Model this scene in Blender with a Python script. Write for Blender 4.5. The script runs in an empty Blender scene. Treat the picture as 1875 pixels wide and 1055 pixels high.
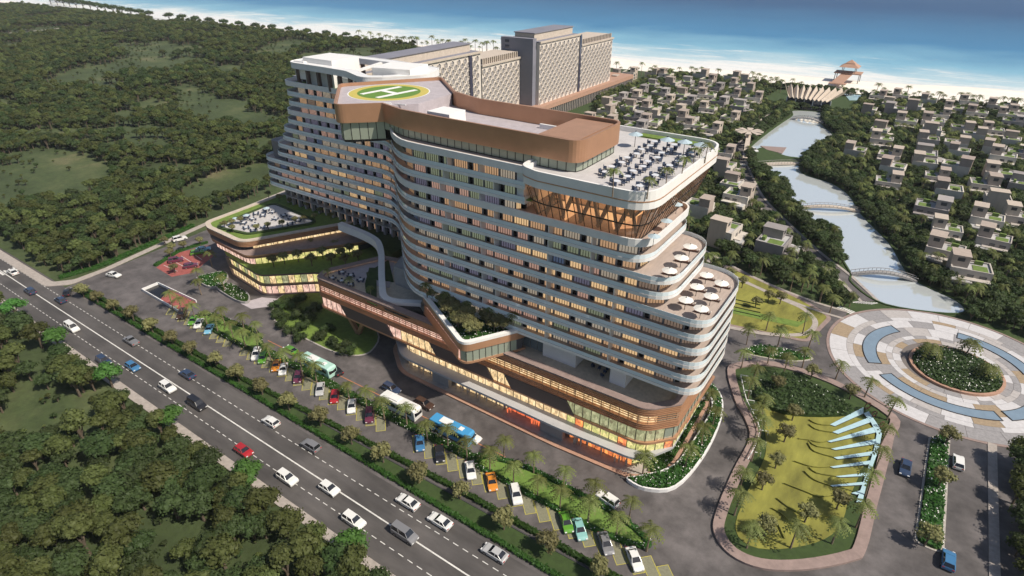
import bpy, math, random
from mathutils import Vector, Matrix
R = random.Random(11)
SC = bpy.context.scene
COL = SC.collection
rad = math.radians
# ------------------------------------------------------------------ camera
PITCH = rad(29.378); YAW = rad(34.42); FPX = 1096.0; CAMZ = 80.0
cd = bpy.data.cameras.new('camera'); cam = bpy.data.objects.new('camera', cd); COL.objects.link(cam)
cd.sensor_width = 36; cd.lens = 36 * FPX / 1875; cd.clip_start = 1; cd.clip_end = 20000
cam.location = (0, 0, CAMZ); cam.rotation_euler = (rad(90) - PITCH, 0, YAW)
SC.camera = cam
# ------------------------------------------------------------------ sky, sun, exposure
SUN_EL = rad(49); SUN_AZ = math.atan2(0.99, 0.07)        # azimuth clockwise from +Y
w = bpy.data.worlds.new('World'); SC.world = w; w.use_nodes = True
nt = w.node_tree; bg = nt.nodes['Background']
sky = nt.nodes.new('ShaderNodeTexSky'); sky.sky_type = 'NISHITA'; sky.sun_disc = False
sky.sun_elevation = SUN_EL; sky.sun_rotation = SUN_AZ; sky.air_density = 1.0; sky.dust_density = 1.4
nt.links.new(sky.outputs[0], bg.inputs[0]); bg.inputs[1].default_value = 0.085
sd = bpy.data.lights.new('sun', 'SUN'); sun = bpy.data.objects.new('sun', sd); COL.objects.link(sun)
sd.energy = 4.9; sd.angle = rad(1.2); sd.color = (1.0, 0.91, 0.78)
sv = Vector((math.sin(SUN_AZ) * math.cos(SUN_EL), math.cos(SUN_AZ) * math.cos(SUN_EL), math.sin(SUN_EL)))
sun.rotation_euler = sv.to_track_quat('Z', 'Y').to_euler(); sun.location = (0, 0, 200)
SC.view_settings.view_transform = 'Standard'; SC.view_settings.look = 'None'
SC.view_settings.exposure = 0.1; SC.view_settings.gamma = 1.0; SC.view_settings.use_curve_mapping = False
SC.cycles.use_denoising = True; SC.cycles.max_bounces = 6; SC.cycles.diffuse_bounces = 2
SC.cycles.glossy_bounces = 3; SC.cycles.transparent_max_bounces = 10; SC.cycles.caustics_reflective = False
SC.cycles.caustics_refractive = False

# ------------------------------------------------------------------ plan helpers (x along the road, y towards the beach)
_ct, _st = math.cos(PITCH), math.sin(PITCH); _cy, _sy = math.cos(YAW), math.sin(YAW)
def G(x, y, z=0.0):
    dx = x - 937.5; dy = FPX * _ct - (y - 527.5) * _st; dz = -FPX * _st - (y - 527.5) * _ct
    t = (z - CAMZ) / dz; X = dx * t; Y = dy * t
    return (X * _cy - Y * _sy, X * _sy + Y * _cy)
def PX(a, b, z=0.0):
    X = a * _cy + b * _sy; Y = -a * _sy + b * _cy; zz = z - CAMZ
    d = Y * _ct - zz * _st; u = Y * _st + zz * _ct
    if d < 1: return (-9999, -9999)
    return (937.5 + FPX * X / d, 527.5 - FPX * u / d)
def GS(*p, z=0.0): return [G(x, y, z) for x, y in p]
def area(p): return sum(p[i][0] * p[(i + 1) % len(p)][1] - p[(i + 1) % len(p)][0] * p[i][1] for i in range(len(p))) / 2
def ccw(p): return list(p) if area(p) > 0 else list(reversed(p))
def inside(x, y, p):
    c = False; n = len(p); j = n - 1
    for i in range(n):
        if (p[i][1] > y) != (p[j][1] > y) and x < (p[j][0] - p[i][0]) * (y - p[i][1]) / (p[j][1] - p[i][1]) + p[i][0]: c = not c
        j = i
    return c
def rpoly(pts, closed=True, n=7):
    out = []; N = len(pts)
    for i, p in enumerate(pts):
        r = p[2] if len(p) > 2 else 0
        if r <= 0 or (not closed and i in (0, N - 1)): out.append((p[0], p[1])); continue
        a = Vector(pts[i - 1][:2]) - Vector(p[:2]); b = Vector(pts[(i + 1) % N][:2]) - Vector(p[:2])
        la, lb = a.length, b.length; a.normalize(); b.normalize()
        ang = math.acos(max(-1, min(1, a.dot(b)))); d = r / max(math.tan(ang / 2), 1e-3); d = min(d, la * .48, lb * .48)
        s = Vector(p[:2]) + a * d; e = Vector(p[:2]) + b * d; m = Vector(p[:2])
        for k in range(n + 1):
            t = k / n; q = s * (1 - t) ** 2 + m * 2 * t * (1 - t) + e * t * t; out.append((q.x, q.y))
    return out
def smooth(pts, closed=False, n=6):
    out = []; N = len(pts); rng = range(N if closed else N - 1)
    for i in rng:
        g = lambda k: Vector(pts[k % N]) if closed else Vector(pts[max(0, min(N - 1, k))])
        p0, p1, p2, p3 = g(i - 1), g(i), g(i + 1), g(i + 2)
        for k in range(n):
            t = k / n
            q = .5 * ((2 * p1) + (p2 - p0) * t + (2 * p0 - 5 * p1 + 4 * p2 - p3) * t * t + (3 * p1 - p0 - 3 * p2 + p3) * t ** 3)
            out.append((q.x, q.y))
    if not closed: out.append(tuple(pts[-1]))
    return out
def offs(p, d, closed=True):          # + goes left of travel = inwards for a ccw loop
    out = []; N = len(p)
    for i in range(N):
        if closed: a, b, c = p[i - 1], p[i], p[(i + 1) % N]
        else: a, b, c = p[max(i - 1, 0)], p[i], p[min(i + 1, N - 1)]
        u = Vector((b[0] - a[0], b[1] - a[1])); v = Vector((c[0] - b[0], c[1] - b[1]))
        if u.length < 1e-6: u = v
        if v.length < 1e-6: v = u
        u = u.normalized(); v = v.normalized(); n = Vector((-u.y - v.y, u.x + v.x))
        if n.length < 1e-3: n = Vector((-u.y, u.x))
        n.normalize(); k = max(.5, n.dot(Vector((-u.y, u.x)))); out.append((b[0] + n.x * d / k, b[1] + n.y * d / k))
    return out
def resample(p, step, closed=False):
    q = list(p) + ([p[0]] if closed else []); L = [0]
    for i in range(1, len(q)): L.append(L[-1] + math.dist(q[i - 1], q[i]))
    n = max(1, round(L[-1] / step)); out = []; j = 0
    for k in range(n + 1):
        s = L[-1] * k / n
        while j < len(L) - 2 and L[j + 1] < s: j += 1
        t = (s - L[j]) / max(L[j + 1] - L[j], 1e-9); out.append((q[j][0] + (q[j + 1][0] - q[j][0]) * t, q[j][1] + (q[j + 1][1] - q[j][1]) * t))
    return out[:-1] if closed else out
def sst(t): t = max(0, min(1, t)); return t * t * (3 - 2 * t)

# ------------------------------------------------------------------ materials
M = {}
def mat(name, col, rough=.7, metal=0, var=0, scale=1.0, bump=0, emit=None, es=0, spec=.5, alpha=1, obj_rand=0, coat=0, stretch=None, stain=0):
    m = bpy.data.materials.new(name); m.use_nodes = True; t = m.node_tree; b = t.nodes['Principled BSDF']
    b.inputs['Base Color'].default_value = (*col, 1); b.inputs['Roughness'].default_value = rough; b.inputs['Metallic'].default_value = metal
    b.inputs['Specular IOR Level'].default_value = spec; b.inputs['Alpha'].default_value = alpha; b.inputs['Coat Weight'].default_value = coat
    if var or obj_rand:
        hs = t.nodes.new('ShaderNodeHueSaturation'); hs.inputs['Color'].default_value = (*col, 1)
        t.links.new(hs.outputs[0], b.inputs['Base Color']); src = None
        if var:
            geo = t.nodes.new('ShaderNodeNewGeometry'); mp = t.nodes.new('ShaderNodeMapping'); mp.inputs['Scale'].default_value = stretch or (1, 1, 1)
            t.links.new(geo.outputs['Position'], mp.inputs[0])
            n1 = t.nodes.new('ShaderNodeTexNoise'); n1.inputs['Scale'].default_value = scale; n1.inputs['Detail'].default_value = 8; n1.inputs['Roughness'].default_value = .65
            t.links.new(mp.outputs[0], n1.inputs[0])
            r = t.nodes.new('ShaderNodeMapRange'); r.inputs[1].default_value = .28; r.inputs[2].default_value = .72
            r.inputs[3].default_value = 1 - var; r.inputs[4].default_value = 1 + var; t.links.new(n1.outputs[0], r.inputs[0]); src = r.outputs[0]
            if stain:
                n3 = t.nodes.new('ShaderNodeTexNoise'); n3.inputs['Scale'].default_value = scale * .22; n3.inputs['Detail'].default_value = 5; n3.inputs['Distortion'].default_value = .8; t.links.new(geo.outputs['Position'], n3.inputs[0])
                r4 = t.nodes.new('ShaderNodeMapRange'); r4.inputs[1].default_value = .38; r4.inputs[2].default_value = .60; r4.inputs[3].default_value = 1 - stain; r4.inputs[4].default_value = 1 + stain; t.links.new(n3.outputs[0], r4.inputs[0])
                m4 = t.nodes.new('ShaderNodeMath'); m4.operation = 'MULTIPLY'; t.links.new(src, m4.inputs[0]); t.links.new(r4.outputs[0], m4.inputs[1]); src = m4.outputs[0]
            if bump:
                bp = t.nodes.new('ShaderNodeBump'); bp.inputs['Strength'].default_value = bump; bp.inputs['Distance'].default_value = .1
                t.links.new(n1.outputs[0], bp.inputs['Height']); t.links.new(bp.outputs[0], b.inputs['Normal'])
        if obj_rand:
            oi = t.nodes.new('ShaderNodeObjectInfo'); r2 = t.nodes.new('ShaderNodeMapRange'); r2.inputs[3].default_value = 1 - obj_rand; r2.inputs[4].default_value = 1 + obj_rand
            t.links.new(oi.outputs['Random'], r2.inputs[0])
            if src is not None:
                mu = t.nodes.new('ShaderNodeMath'); mu.operation = 'MULTIPLY'; t.links.new(src, mu.inputs[0]); t.links.new(r2.outputs[0], mu.inputs[1]); src = mu.outputs[0]
            else: src = r2.outputs[0]
            r3 = t.nodes.new('ShaderNodeMapRange'); r3.inputs[3].default_value = .5 - obj_rand * .06; r3.inputs[4].default_value = .5 + obj_rand * .05
            t.links.new(oi.outputs['Random'], r3.inputs[0]); t.links.new(r3.outputs[0], hs.inputs['Hue'])
        t.links.new(src, hs.inputs['Value'])
    if emit: b.inputs['Emission Color'].default_value = (*emit, 1); b.inputs['Emission Strength'].default_value = es
    M[name] = m; return m
def leafmat(name, col, var=.35, transl=.25):
    m = mat(name, col, .6, var=var, scale=.9, spec=.25, obj_rand=.28); t = m.node_tree; b = t.nodes['Principled BSDF']
    tr = t.nodes.new('ShaderNodeBsdfTranslucent'); tr.inputs[0].default_value = (col[0] * 1.3, col[1] * 1.4, col[2] * .8, 1)
    mx = t.nodes.new('ShaderNodeMixShader'); mx.inputs[0].default_value = transl
    out = t.nodes['Material Output']; t.links.new(b.outputs[0], mx.inputs[1]); t.links.new(tr.outputs[0], mx.inputs[2]); t.links.new(mx.outputs[0], out.inputs[0]); return m
def glassmat(name, col, transp=.5, rough=.05, emit=None, es=0):
    m = mat(name, col, rough, spec=.8, emit=emit, es=es); t = m.node_tree; b = t.nodes['Principled BSDF']
    tr = t.nodes.new('ShaderNodeBsdfTransparent'); tr.inputs[0].default_value = (min(1, col[0] * .5 + .5), min(1, col[1] * .5 + .5), min(1, col[2] * .5 + .5), 1)
    mx = t.nodes.new('ShaderNodeMixShader'); mx.inputs[0].default_value = transp
    out = t.nodes['Material Output']; t.links.new(b.outputs[0], mx.inputs[1]); t.links.new(tr.outputs[0], mx.inputs[2]); t.links.new(mx.outputs[0], out.inputs[0]); return m
def litmat(name, c1, c2, c3, es, scale=1.2, base=(.1, .08, .06)):     # a lit room behind glass
    m = mat(name, base, .08, spec=.6, emit=c1, es=es); t = m.node_tree; b = t.nodes['Principled BSDF']
    geo = t.nodes.new('ShaderNodeNewGeometry'); mp = t.nodes.new('ShaderNodeMapping'); mp.inputs['Scale'].default_value = (1, 1, .55)
    n1 = t.nodes.new('ShaderNodeTexVoronoi'); n1.inputs['Scale'].default_value = scale; n2 = t.nodes.new('ShaderNodeTexNoise'); n2.inputs['Scale'].default_value = scale * 1.7; n2.inputs['Detail'].default_value = 5
    t.links.new(geo.outputs['Position'], mp.inputs[0]); t.links.new(mp.outputs[0], n1.inputs['Vector']); t.links.new(mp.outputs[0], n2.inputs['Vector'])
    cr = t.nodes.new('ShaderNodeValToRGB'); e = cr.color_ramp.elements; e[0].position = .25; e[0].color = (*c3, 1); e[1].position = .75; e[1].color = (*c1, 1)
    el = e.new(.5); el.color = (*c2, 1); ad = t.nodes.new('ShaderNodeMixRGB'); ad.inputs[0].default_value = .45
    t.links.new(n2.outputs[0], ad.inputs[1]); t.links.new(n1.outputs['Color'], ad.inputs[2])
    sp = t.nodes.new('ShaderNodeRGBToBW'); t.links.new(ad.outputs[0], sp.inputs[0]); t.links.new(sp.outputs[0], cr.inputs[0]); t.links.new(cr.outputs[0], b.inputs['Emission Color'])
    return m
mat('asphalt', (.102, .092, .091), .72, stain=.22, var=.40, scale=.35, bump=.15)
mat('asphalt_road', (.084, .077, .074), .68, stain=.16, var=.36, scale=.3, bump=.1, stretch=(.25, 1, 1))
mat('paint_white', (.62, .61, .58), .7, var=.25, scale=1.4)
mat('paint_yellow', (.50, .44, .05), .7, var=.2, scale=2)
mat('paint_orange', (.45, .18, .08), .7)
mat('bay', (.20, .195, .13), .9, var=.2, scale=3)
mat('footway', (.36, .32, .29), .85, var=.22, scale=1.2)
mat('kerb', (.40, .37, .34), .85, var=.2, scale=1.5)
mat('dark_kerb', (.05, .048, .05), .8, var=.2, scale=2)
mat('pink_stone', (.27, .20, .18), .8, var=.2, scale=.9)
mat('red_paving', (.30, .085, .075), .85, var=.25, scale=.8)
mat('lawn', (.13, .20, .035), .95, var=.3, scale=.8, bump=.3)
mat('lawn_bright', (.125, .21, .038), .95, var=.2, scale=1.2, bump=.3)
mat('lawn_olive', (.21, .205, .040), .95, var=.45, scale=.28, bump=.3, stretch=(1, .35, 1))
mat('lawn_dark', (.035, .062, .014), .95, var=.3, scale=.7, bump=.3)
mat('soil', (.06, .055, .03), .95, var=.4, scale=.8)
mat('sand', (.80, .75, .68), .95, var=.10, scale=.06)
mat('white_panel', (.80, .785, .765), .45, var=.05, scale=.5)
mat('fascia', (.76, .755, .75), .4, var=.07, scale=.5)
mat('canopy_grey', (.42, .42, .43), .5, var=.08, scale=.6)
mat('grey_wall', (.30, .29, .285), .75, var=.12, scale=.7)
mat('core_wall', (.20, .19, .19), .8, var=.1, scale=.7)
mat('dark_frame', (.025, .022, .022), .45, metal=.3)
mat('copper', (.56, .31, .185), .40, metal=.45, var=.08, scale=.5)
mat('crown_metal', (.50, .275, .165), .42, metal=.45, var=.08, scale=.3)
mat('copper_dark', (.17, .075, .055), .5, metal=.2, var=.1, scale=.7)
mat('brown_panel', (.105, .070, .064), .55, var=.08, scale=.5)
mat('deck_lilac', (.42, .38, .40), .8, var=.14, scale=.9)
mat('deck_tan', (.52, .45, .35), .85, var=.2, scale=1.4)
mat('deck_pale', (.50, .48, .475), .7, var=.16, scale=.35)
mat('deck_wood', (.40, .33, .29), .75, var=.15, scale=.8, stretch=(3, .5, 1))
mat('heli_yellow', (.50, .42, .10), .8, var=.06, scale=1); mat('heli_green', (.11, .22, .035), .85, var=.12, scale=1); mat('heli_white', (.75, .75, .73), .7, var=.05, scale=1)
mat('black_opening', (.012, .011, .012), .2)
mat('curtain_orange', (.44, .34, .25), .3, emit=(1, .60, .32), es=0.38, obj_rand=.3)
mat('curtain_rose', (.42, .31, .27), .3, emit=(1, .6, .45), es=0.32, obj_rand=.3)
mat('curtain_mauve', (.30, .285, .305), .2, emit=(.6, .55, .8), es=0.13, obj_rand=.3)
mat('curtain_blue', (.24, .25, .28), .15, emit=(.35, .5, .9), es=0.1, obj_rand=.3)
mat('curtain_green', (.36, .37, .30), .2, emit=(.8, .9, .55), es=0.16, obj_rand=.3)
mat('curtain_pale', (.50, .47, .42), .25, emit=(1, .82, .6), es=0.26, obj_rand=.3)
mat('curtain_gold', (.50, .37, .22), .3, emit=(1, .66, .34), es=0.62, obj_rand=.3)
mat('curtain_tan', (.36, .27, .21), .2, emit=(1, .7, .5), es=0.14, obj_rand=.2)
CURT = ['curtain_orange', 'curtain_rose', 'curtain_mauve', 'curtain_blue', 'curtain_green', 'curtain_pale', 'curtain_gold', 'curtain_tan']
glassmat('rail_glass', (.80, .90, .95), .16, .04)  # pale base colour stands in for bright sky reflected in the rails
glassmat('lounge_glass', (.34, .22, .15), .58, .03, (1, .6, .36), .10)
glassmat('penthouse_glass', (.34, .38, .31), .25, .05, (.6, .7, .5), .05)
glassmat('clear_glass', (.35, .42, .45), .55, .05)
litmat('lit_shop', (1, .80, .48), (.75, .52, .26), (.22, .16, .10), 1.2, 2.0)
litmat('lit_gold', (1, .78, .36), (.62, .60, .20), (.24, .22, .08), 1.05, 2.0)
litmat('lit_pink', (1, .74, .60), (.8, .5, .40), (.3, .16, .14), 1.05, 2.0)
litmat('lit_green', (.62, .60, .34), (.36, .38, .20), (.18, .14, .08), .85, 2.0)
litmat('lit_red', (1, .16, .05), (.45, .10, .04), (.05, .01, .01), 1.6, 1.6)
litmat('lit_orange', (1, .40, .10), (.6, .16, .05), (.05, .02, .01), 1.5, 1.5)
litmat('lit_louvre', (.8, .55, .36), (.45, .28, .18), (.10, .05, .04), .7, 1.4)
litmat('lit_lounge', (1, .62, .28), (.7, .36, .16), (.45, .22, .12), 2.3, .35)
mat('water_pale', (.42, .60, .66), .08, var=.12, scale=.8, spec=.8)
mat('water_pool', (.20, .27, .34), .05, var=.1, scale=.5, spec=1)
mat('villa_wall', (.52, .475, .42), .85, var=.12, scale=.4, obj_rand=.22)
mat('villa_tower', (.40, .335, .285), .85, var=.12, scale=.8, obj_rand=.22, stretch=(1, 1, .15))
mat('villa_roof', (.42, .415, .41), .9, var=.15, scale=.4, obj_rand=.15)
mat('villa_grey', (.29, .265, .255), .85, var=.1, scale=.4, obj_rand=.2)
mat('roof_green', (.12, .18, .04), .95, var=.3, scale=1)
mat('pane_dark', (.07, .072, .08), .1, spec=.8)
mat('hex_tan', (.63, .57, .51), .8, var=.08, scale=.3); mat('hex_grey', (.25, .235, .24), .4, var=.15, scale=.2)
mat('roof_slate', (.20, .20, .24), .8, var=.12, scale=.1)
mat('bark', (.11, .085, .06), .95, var=.3, scale=3); mat('palm_bark', (.20, .15, .105), .95, var=.3, scale=4)
leafmat('leaf_olive', (.084, .102, .031), transl=.35); leafmat('leaf_wood', (.056, .084, .029), transl=.35); leafmat('leaf_light', (.112, .138, .044), transl=.35); leafmat('leaf_bright', (.07, .17, .035)); leafmat('leaf_dark', (.046, .075, .024), transl=.35)
leafmat('leaf_street', (.19, .185, .08)); leafmat('leaf_hedge', (.032, .085, .014)); leafmat('leaf_palm', (.14, .165, .05)); leafmat('leaf_far', (.060, .085, .030), transl=.3)
mat('flower_white', (.75, .75, .70), .8)
mat('tyre', (.018, .018, .018), .9); mat('rim', (.4, .4, .42), .3, metal=.8); mat('car_glass', (.012, .014, .018), .06, spec=.9)
mat('head_lamp', (.7, .7, .7), .15); mat('tail_lamp', (.35, .02, .02), .3)
CARC = dict(white=(.72, .72, .70), black=(.018, .018, .022), navy=(.03, .05, .10), grey=(.22, .22, .23), silver=(.5, .5, .5), red=(.36, .02, .025), brown=(.07, .04, .03),
            green=(.10, .28, .03), orange=(.62, .23, .03), blue=(.05, .17, .34), teal=(.24, .48, .45), lightblue=(.18, .42, .58), maroon=(.13, .03, .06), mint=(.42, .66, .58), busblue=(.06, .30, .58))
for k, c in CARC.items(): mat('paint_car_' + k, c, .28, coat=.6, metal=.15 if k in ('grey', 'silver', 'brown') else 0)
mat('parasol', (.72, .70, .66), .8); mat('parasol_blue', (.38, .48, .54), .8); mat('table_top', (.62, .64, .68), .5); mat('chair_blue', (.05, .07, .12), .7); mat('cushion', (.62, .54, .48), .9); mat('lounger_wood', (.11, .055, .04), .7)
mat('pave_white', (.52, .51, .52), .8, var=.12, scale=1.1, bump=.1); mat('pave_grey', (.27, .26, .265), .8, var=.2, scale=1.6, bump=.15); mat('pave_tan', (.31, .235, .155), .85, var=.25, scale=2.2, bump=.2); mat('pave_pale', (.40, .375, .365), .8, var=.15, scale=1.4, bump=.1)
mat('joint', (.16, .14, .13), .9); mat('timber', (.40, .24, .17), .8, var=.15, scale=1); mat('stone_beige', (.50, .43, .36), .85, var=.15, scale=.8)
mat('blue_glass', (.05, .052, .085), .1, spec=.8)

# ------------------------------------------------------------------ mesh helpers
class MB:
    def __init__(s): s.v = []; s.f = []; s.m = []
    def face(s, pts, mi=0):
        n = len(s.v); s.v.extend(tuple(p) for p in pts); s.f.append(tuple(range(n, n + len(pts)))); s.m.append(mi)
    def box(s, c, d, rz=0, mi=0, top=None):
        cx, cy, cz = c; x, y, z = d[0] / 2, d[1] / 2, d[2] / 2; co, si = math.cos(rz), math.sin(rz); n = len(s.v)
        for k in (-z, z):
            for (i, j) in ((-x, -y), (x, -y), (x, y), (-x, y)): s.v.append((cx + i * co - j * si, cy + i * si + j * co, cz + k))
        for q in ((0, 3, 2, 1), (4, 5, 6, 7), (0, 1, 5, 4), (1, 2, 6, 5), (2, 3, 7, 6), (3, 0, 4, 7)): s.f.append(tuple(n + i for i in q)); s.m.append(mi)
        if top is not None: s.m[-5] = top
        return s
    def bar(s, p, q, wd, ht, mi=0):
        p = Vector(p); q = Vector(q); d = (q - p); 
        if d.length < 1e-6: return s
        t = d.normalized(); up = Vector((0, 0, 1)) if abs(t.z) < .95 else Vector((1, 0, 0)); sd_ = t.cross(up).normalized(); u = sd_.cross(t)
        n = len(s.v)
        for e in (p, q):
            for (i, j) in ((-1, -1), (1, -1), (1, 1), (-1, 1)): s.v.append(tuple(e + sd_ * (i * wd / 2) + u * (j * ht / 2)))
        for k in ((0, 1, 2, 3), (7, 6, 5, 4), (0, 4, 5, 1), (1, 5, 6, 2), (2, 6, 7, 3), (3, 7, 4, 0)): s.f.append(tuple(n + i for i in k)); s.m.append(mi)
        return s
    def prism(s, p, z0, z1, ms=0, mt=None, mb=None):
        p = ccw([(q[0], q[1]) for q in p]); N = len(p); n = len(s.v)
        s.v.extend((x, y, z0) for x, y in p); s.v.extend((x, y, z1) for x, y in p)
        for i in range(N): j = (i + 1) % N; s.f.append((n + i, n + j, n + N + j, n + N + i)); s.m.append(ms)
        s.f.append(tuple(n + N + i for i in range(N))); s.m.append(ms if mt is None else mt)
        s.f.append(tuple(n + i for i in reversed(range(N)))); s.m.append(ms if mb is None else mb); return s
    def ribbon(s, p, z0, z1, th, closed=True, mi=0, mt=None):
        if closed: p = ccw(p)
        q = offs(p, th, closed); N = len(p); n = len(s.v)
        for a in (p, q):
            s.v.extend((x, y, z0) for x, y in a); s.v.extend((x, y, z1) for x, y in a)
        for i in range(N if closed else N - 1):
            j = (i + 1) % N
            for k, qd in enumerate(((i, j, N + j, N + i), (2 * N + j, 2 * N + i, 3 * N + i, 3 * N + j), (N + i, N + j, 3 * N + j, 3 * N + i), (j, i, 2 * N + i, 2 * N + j))):
                s.f.append(tuple(n + t for t in qd)); s.m.append(mt if (k == 2 and mt is not None) else mi)
        if not closed:
            s.f.append((n, n + N, n + 3 * N, n + 2 * N)); s.m.append(mi); e = N - 1
            s.f.append((n + e, n + 2 * N + e, n + 3 * N + e, n + N + e)); s.m.append(mi)
        return s
    def sheet(s, p, z, mi=0): s.face([(x, y, z) for x, y in ccw(p)], mi); return s
    def tube(s, pts, rs, n=6, mi=0, cap=True):
        base = len(s.v); K = len(pts)
        for k in range(K):
            p = Vector(pts[k]); t = (Vector(pts[min(k + 1, K - 1)]) - Vector(pts[max(k - 1, 0)])).normalized()
            u = t.cross(Vector((0, 1, 0)) if abs(t.y) < .9 else Vector((1, 0, 0))).normalized(); v = t.cross(u)
            for i in range(n): a = 2 * math.pi * i / n; s.v.append(tuple(p + (u * math.cos(a) + v * math.sin(a)) * rs[k]))
        for k in range(K - 1):
            for i in range(n): j = (i + 1) % n; s.f.append((base + k * n + i, base + k * n + j, base + (k + 1) * n + j, base + (k + 1) * n + i)); s.m.append(mi)
        if cap: s.f.append(tuple(base + (K - 1) * n + i for i in range(n))); s.m.append(mi)
        return s
    def build(s, name, mats, parent=None, sm=False, kind=None, loc=None):
        me = bpy.data.meshes.new(name); me.from_pydata(s.v, [], s.f)
        for m in ([mats] if isinstance(mats, str) else mats): me.materials.append(M[m])
        me.polygons.foreach_set('material_index', s.m)
        if sm: me.polygons.foreach_set('use_smooth', [True] * len(s.f))
        me.update(); o = bpy.data.objects.new(name, me); COL.objects.link(o)
        if parent is not None: o.parent = parent
        if kind: o['kind'] = kind
        if loc: o.location = loc
        return o
def tag(o, label, cat, group=None):
    o['label'] = label; o['category'] = cat
    if group: o['group'] = group
    return o
def thing(name, label, cat, loc=(0, 0, 0), rz=0, group=None):
    o = bpy.data.objects.new(name, None); COL.objects.link(o); o.location = loc; o.rotation_euler = (0, 0, rz); o.empty_display_size = .3
    return tag(o, label, cat, group)
KIDS = {}
def dup(root, loc, rz=0, sc=1.0, label=None, group=None, paint=None):
    r = root.copy(); COL.objects.link(r); r.location = loc; r.rotation_euler = (0, 0, rz); r.scale = (sc,) * 3 if isinstance(sc, (int, float)) else sc
    if label: r['label'] = label
    if group: r['group'] = group
    def kids(src, dst):
        for ch in KIDS.get(src.name) or KIDS.setdefault(src.name, list(src.children)):
            c = ch.copy(); COL.objects.link(c); c.parent = dst
            if paint and c.material_slots and c.material_slots[0].link == 'OBJECT': c.material_slots[0].material = M[paint]
            kids(ch, c)
    kids(root, r); return r
def struct(o): o['kind'] = 'structure'; return o

# ================================================================== GROUND, ROADS, WATER
def ground_material():
    m = mat('field', (.10, .12, .04), .95); t = m.node_tree; b = t.nodes['Principled BSDF']; geo = t.nodes.new('ShaderNodeNewGeometry')
    def noise(s, d, r=.6):
        n = t.nodes.new('ShaderNodeTexNoise'); n.inputs['Scale'].default_value = s; n.inputs['Detail'].default_value = d; n.inputs['Roughness'].default_value = r; t.links.new(geo.outputs['Position'], n.inputs[0]); return n
    n1 = noise(.035, 6); n2 = noise(.5, 8, .7)
    c1 = t.nodes.new('ShaderNodeValToRGB'); e = c1.color_ramp.elements; e[0].position = .32; e[0].color = (.030, .046, .013, 1); e[1].position = .74; e[1].color = (.15, .135, .07, 1)
    k = e.new(.50); k.color = (.046, .068, .021, 1); k = e.new(.61); k.color = (.072, .090, .032, 1)
    mx = t.nodes.new('ShaderNodeMixRGB'); mx.blend_type = 'OVERLAY'; mx.inputs[0].default_value = .7
    t.links.new(n1.outputs[0], c1.inputs[0]); t.links.new(c1.outputs[0], mx.inputs[1]); t.links.new(n2.outputs[0], mx.inputs[2]); t.links.new(mx.outputs[0], b.inputs['Base Color'])
    bp = t.nodes.new('ShaderNodeBump'); bp.inputs['Strength'].default_value = .5; bp.inputs['Distance'].default_value = .3; t.links.new(n2.outputs[0], bp.inputs['Height']); t.links.new(bp.outputs[0], b.inputs['Normal'])
ground_material()
struct(MB().sheet([(-6000, -1500), (3000, -1500), (3000, 9000), (-6000, 9000)], -.08).build('ground', 'field'))
def shore(a): return 506 - 42 * sst((-215 - a) / 220) + 10 * math.sin(a * .017 + 1) + 5 * math.sin(a * .043) + 6 * math.sin(a * .0071)
sp = [(-4000, 458)] + [(-330, 458), (-230, 453), (1200, 453)] + [(a, shore(a) + 6) for a in range(1200, -4000, -12)]
struct(MB().sheet(sp, -.04).build('beach', 'sand'))
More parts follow.
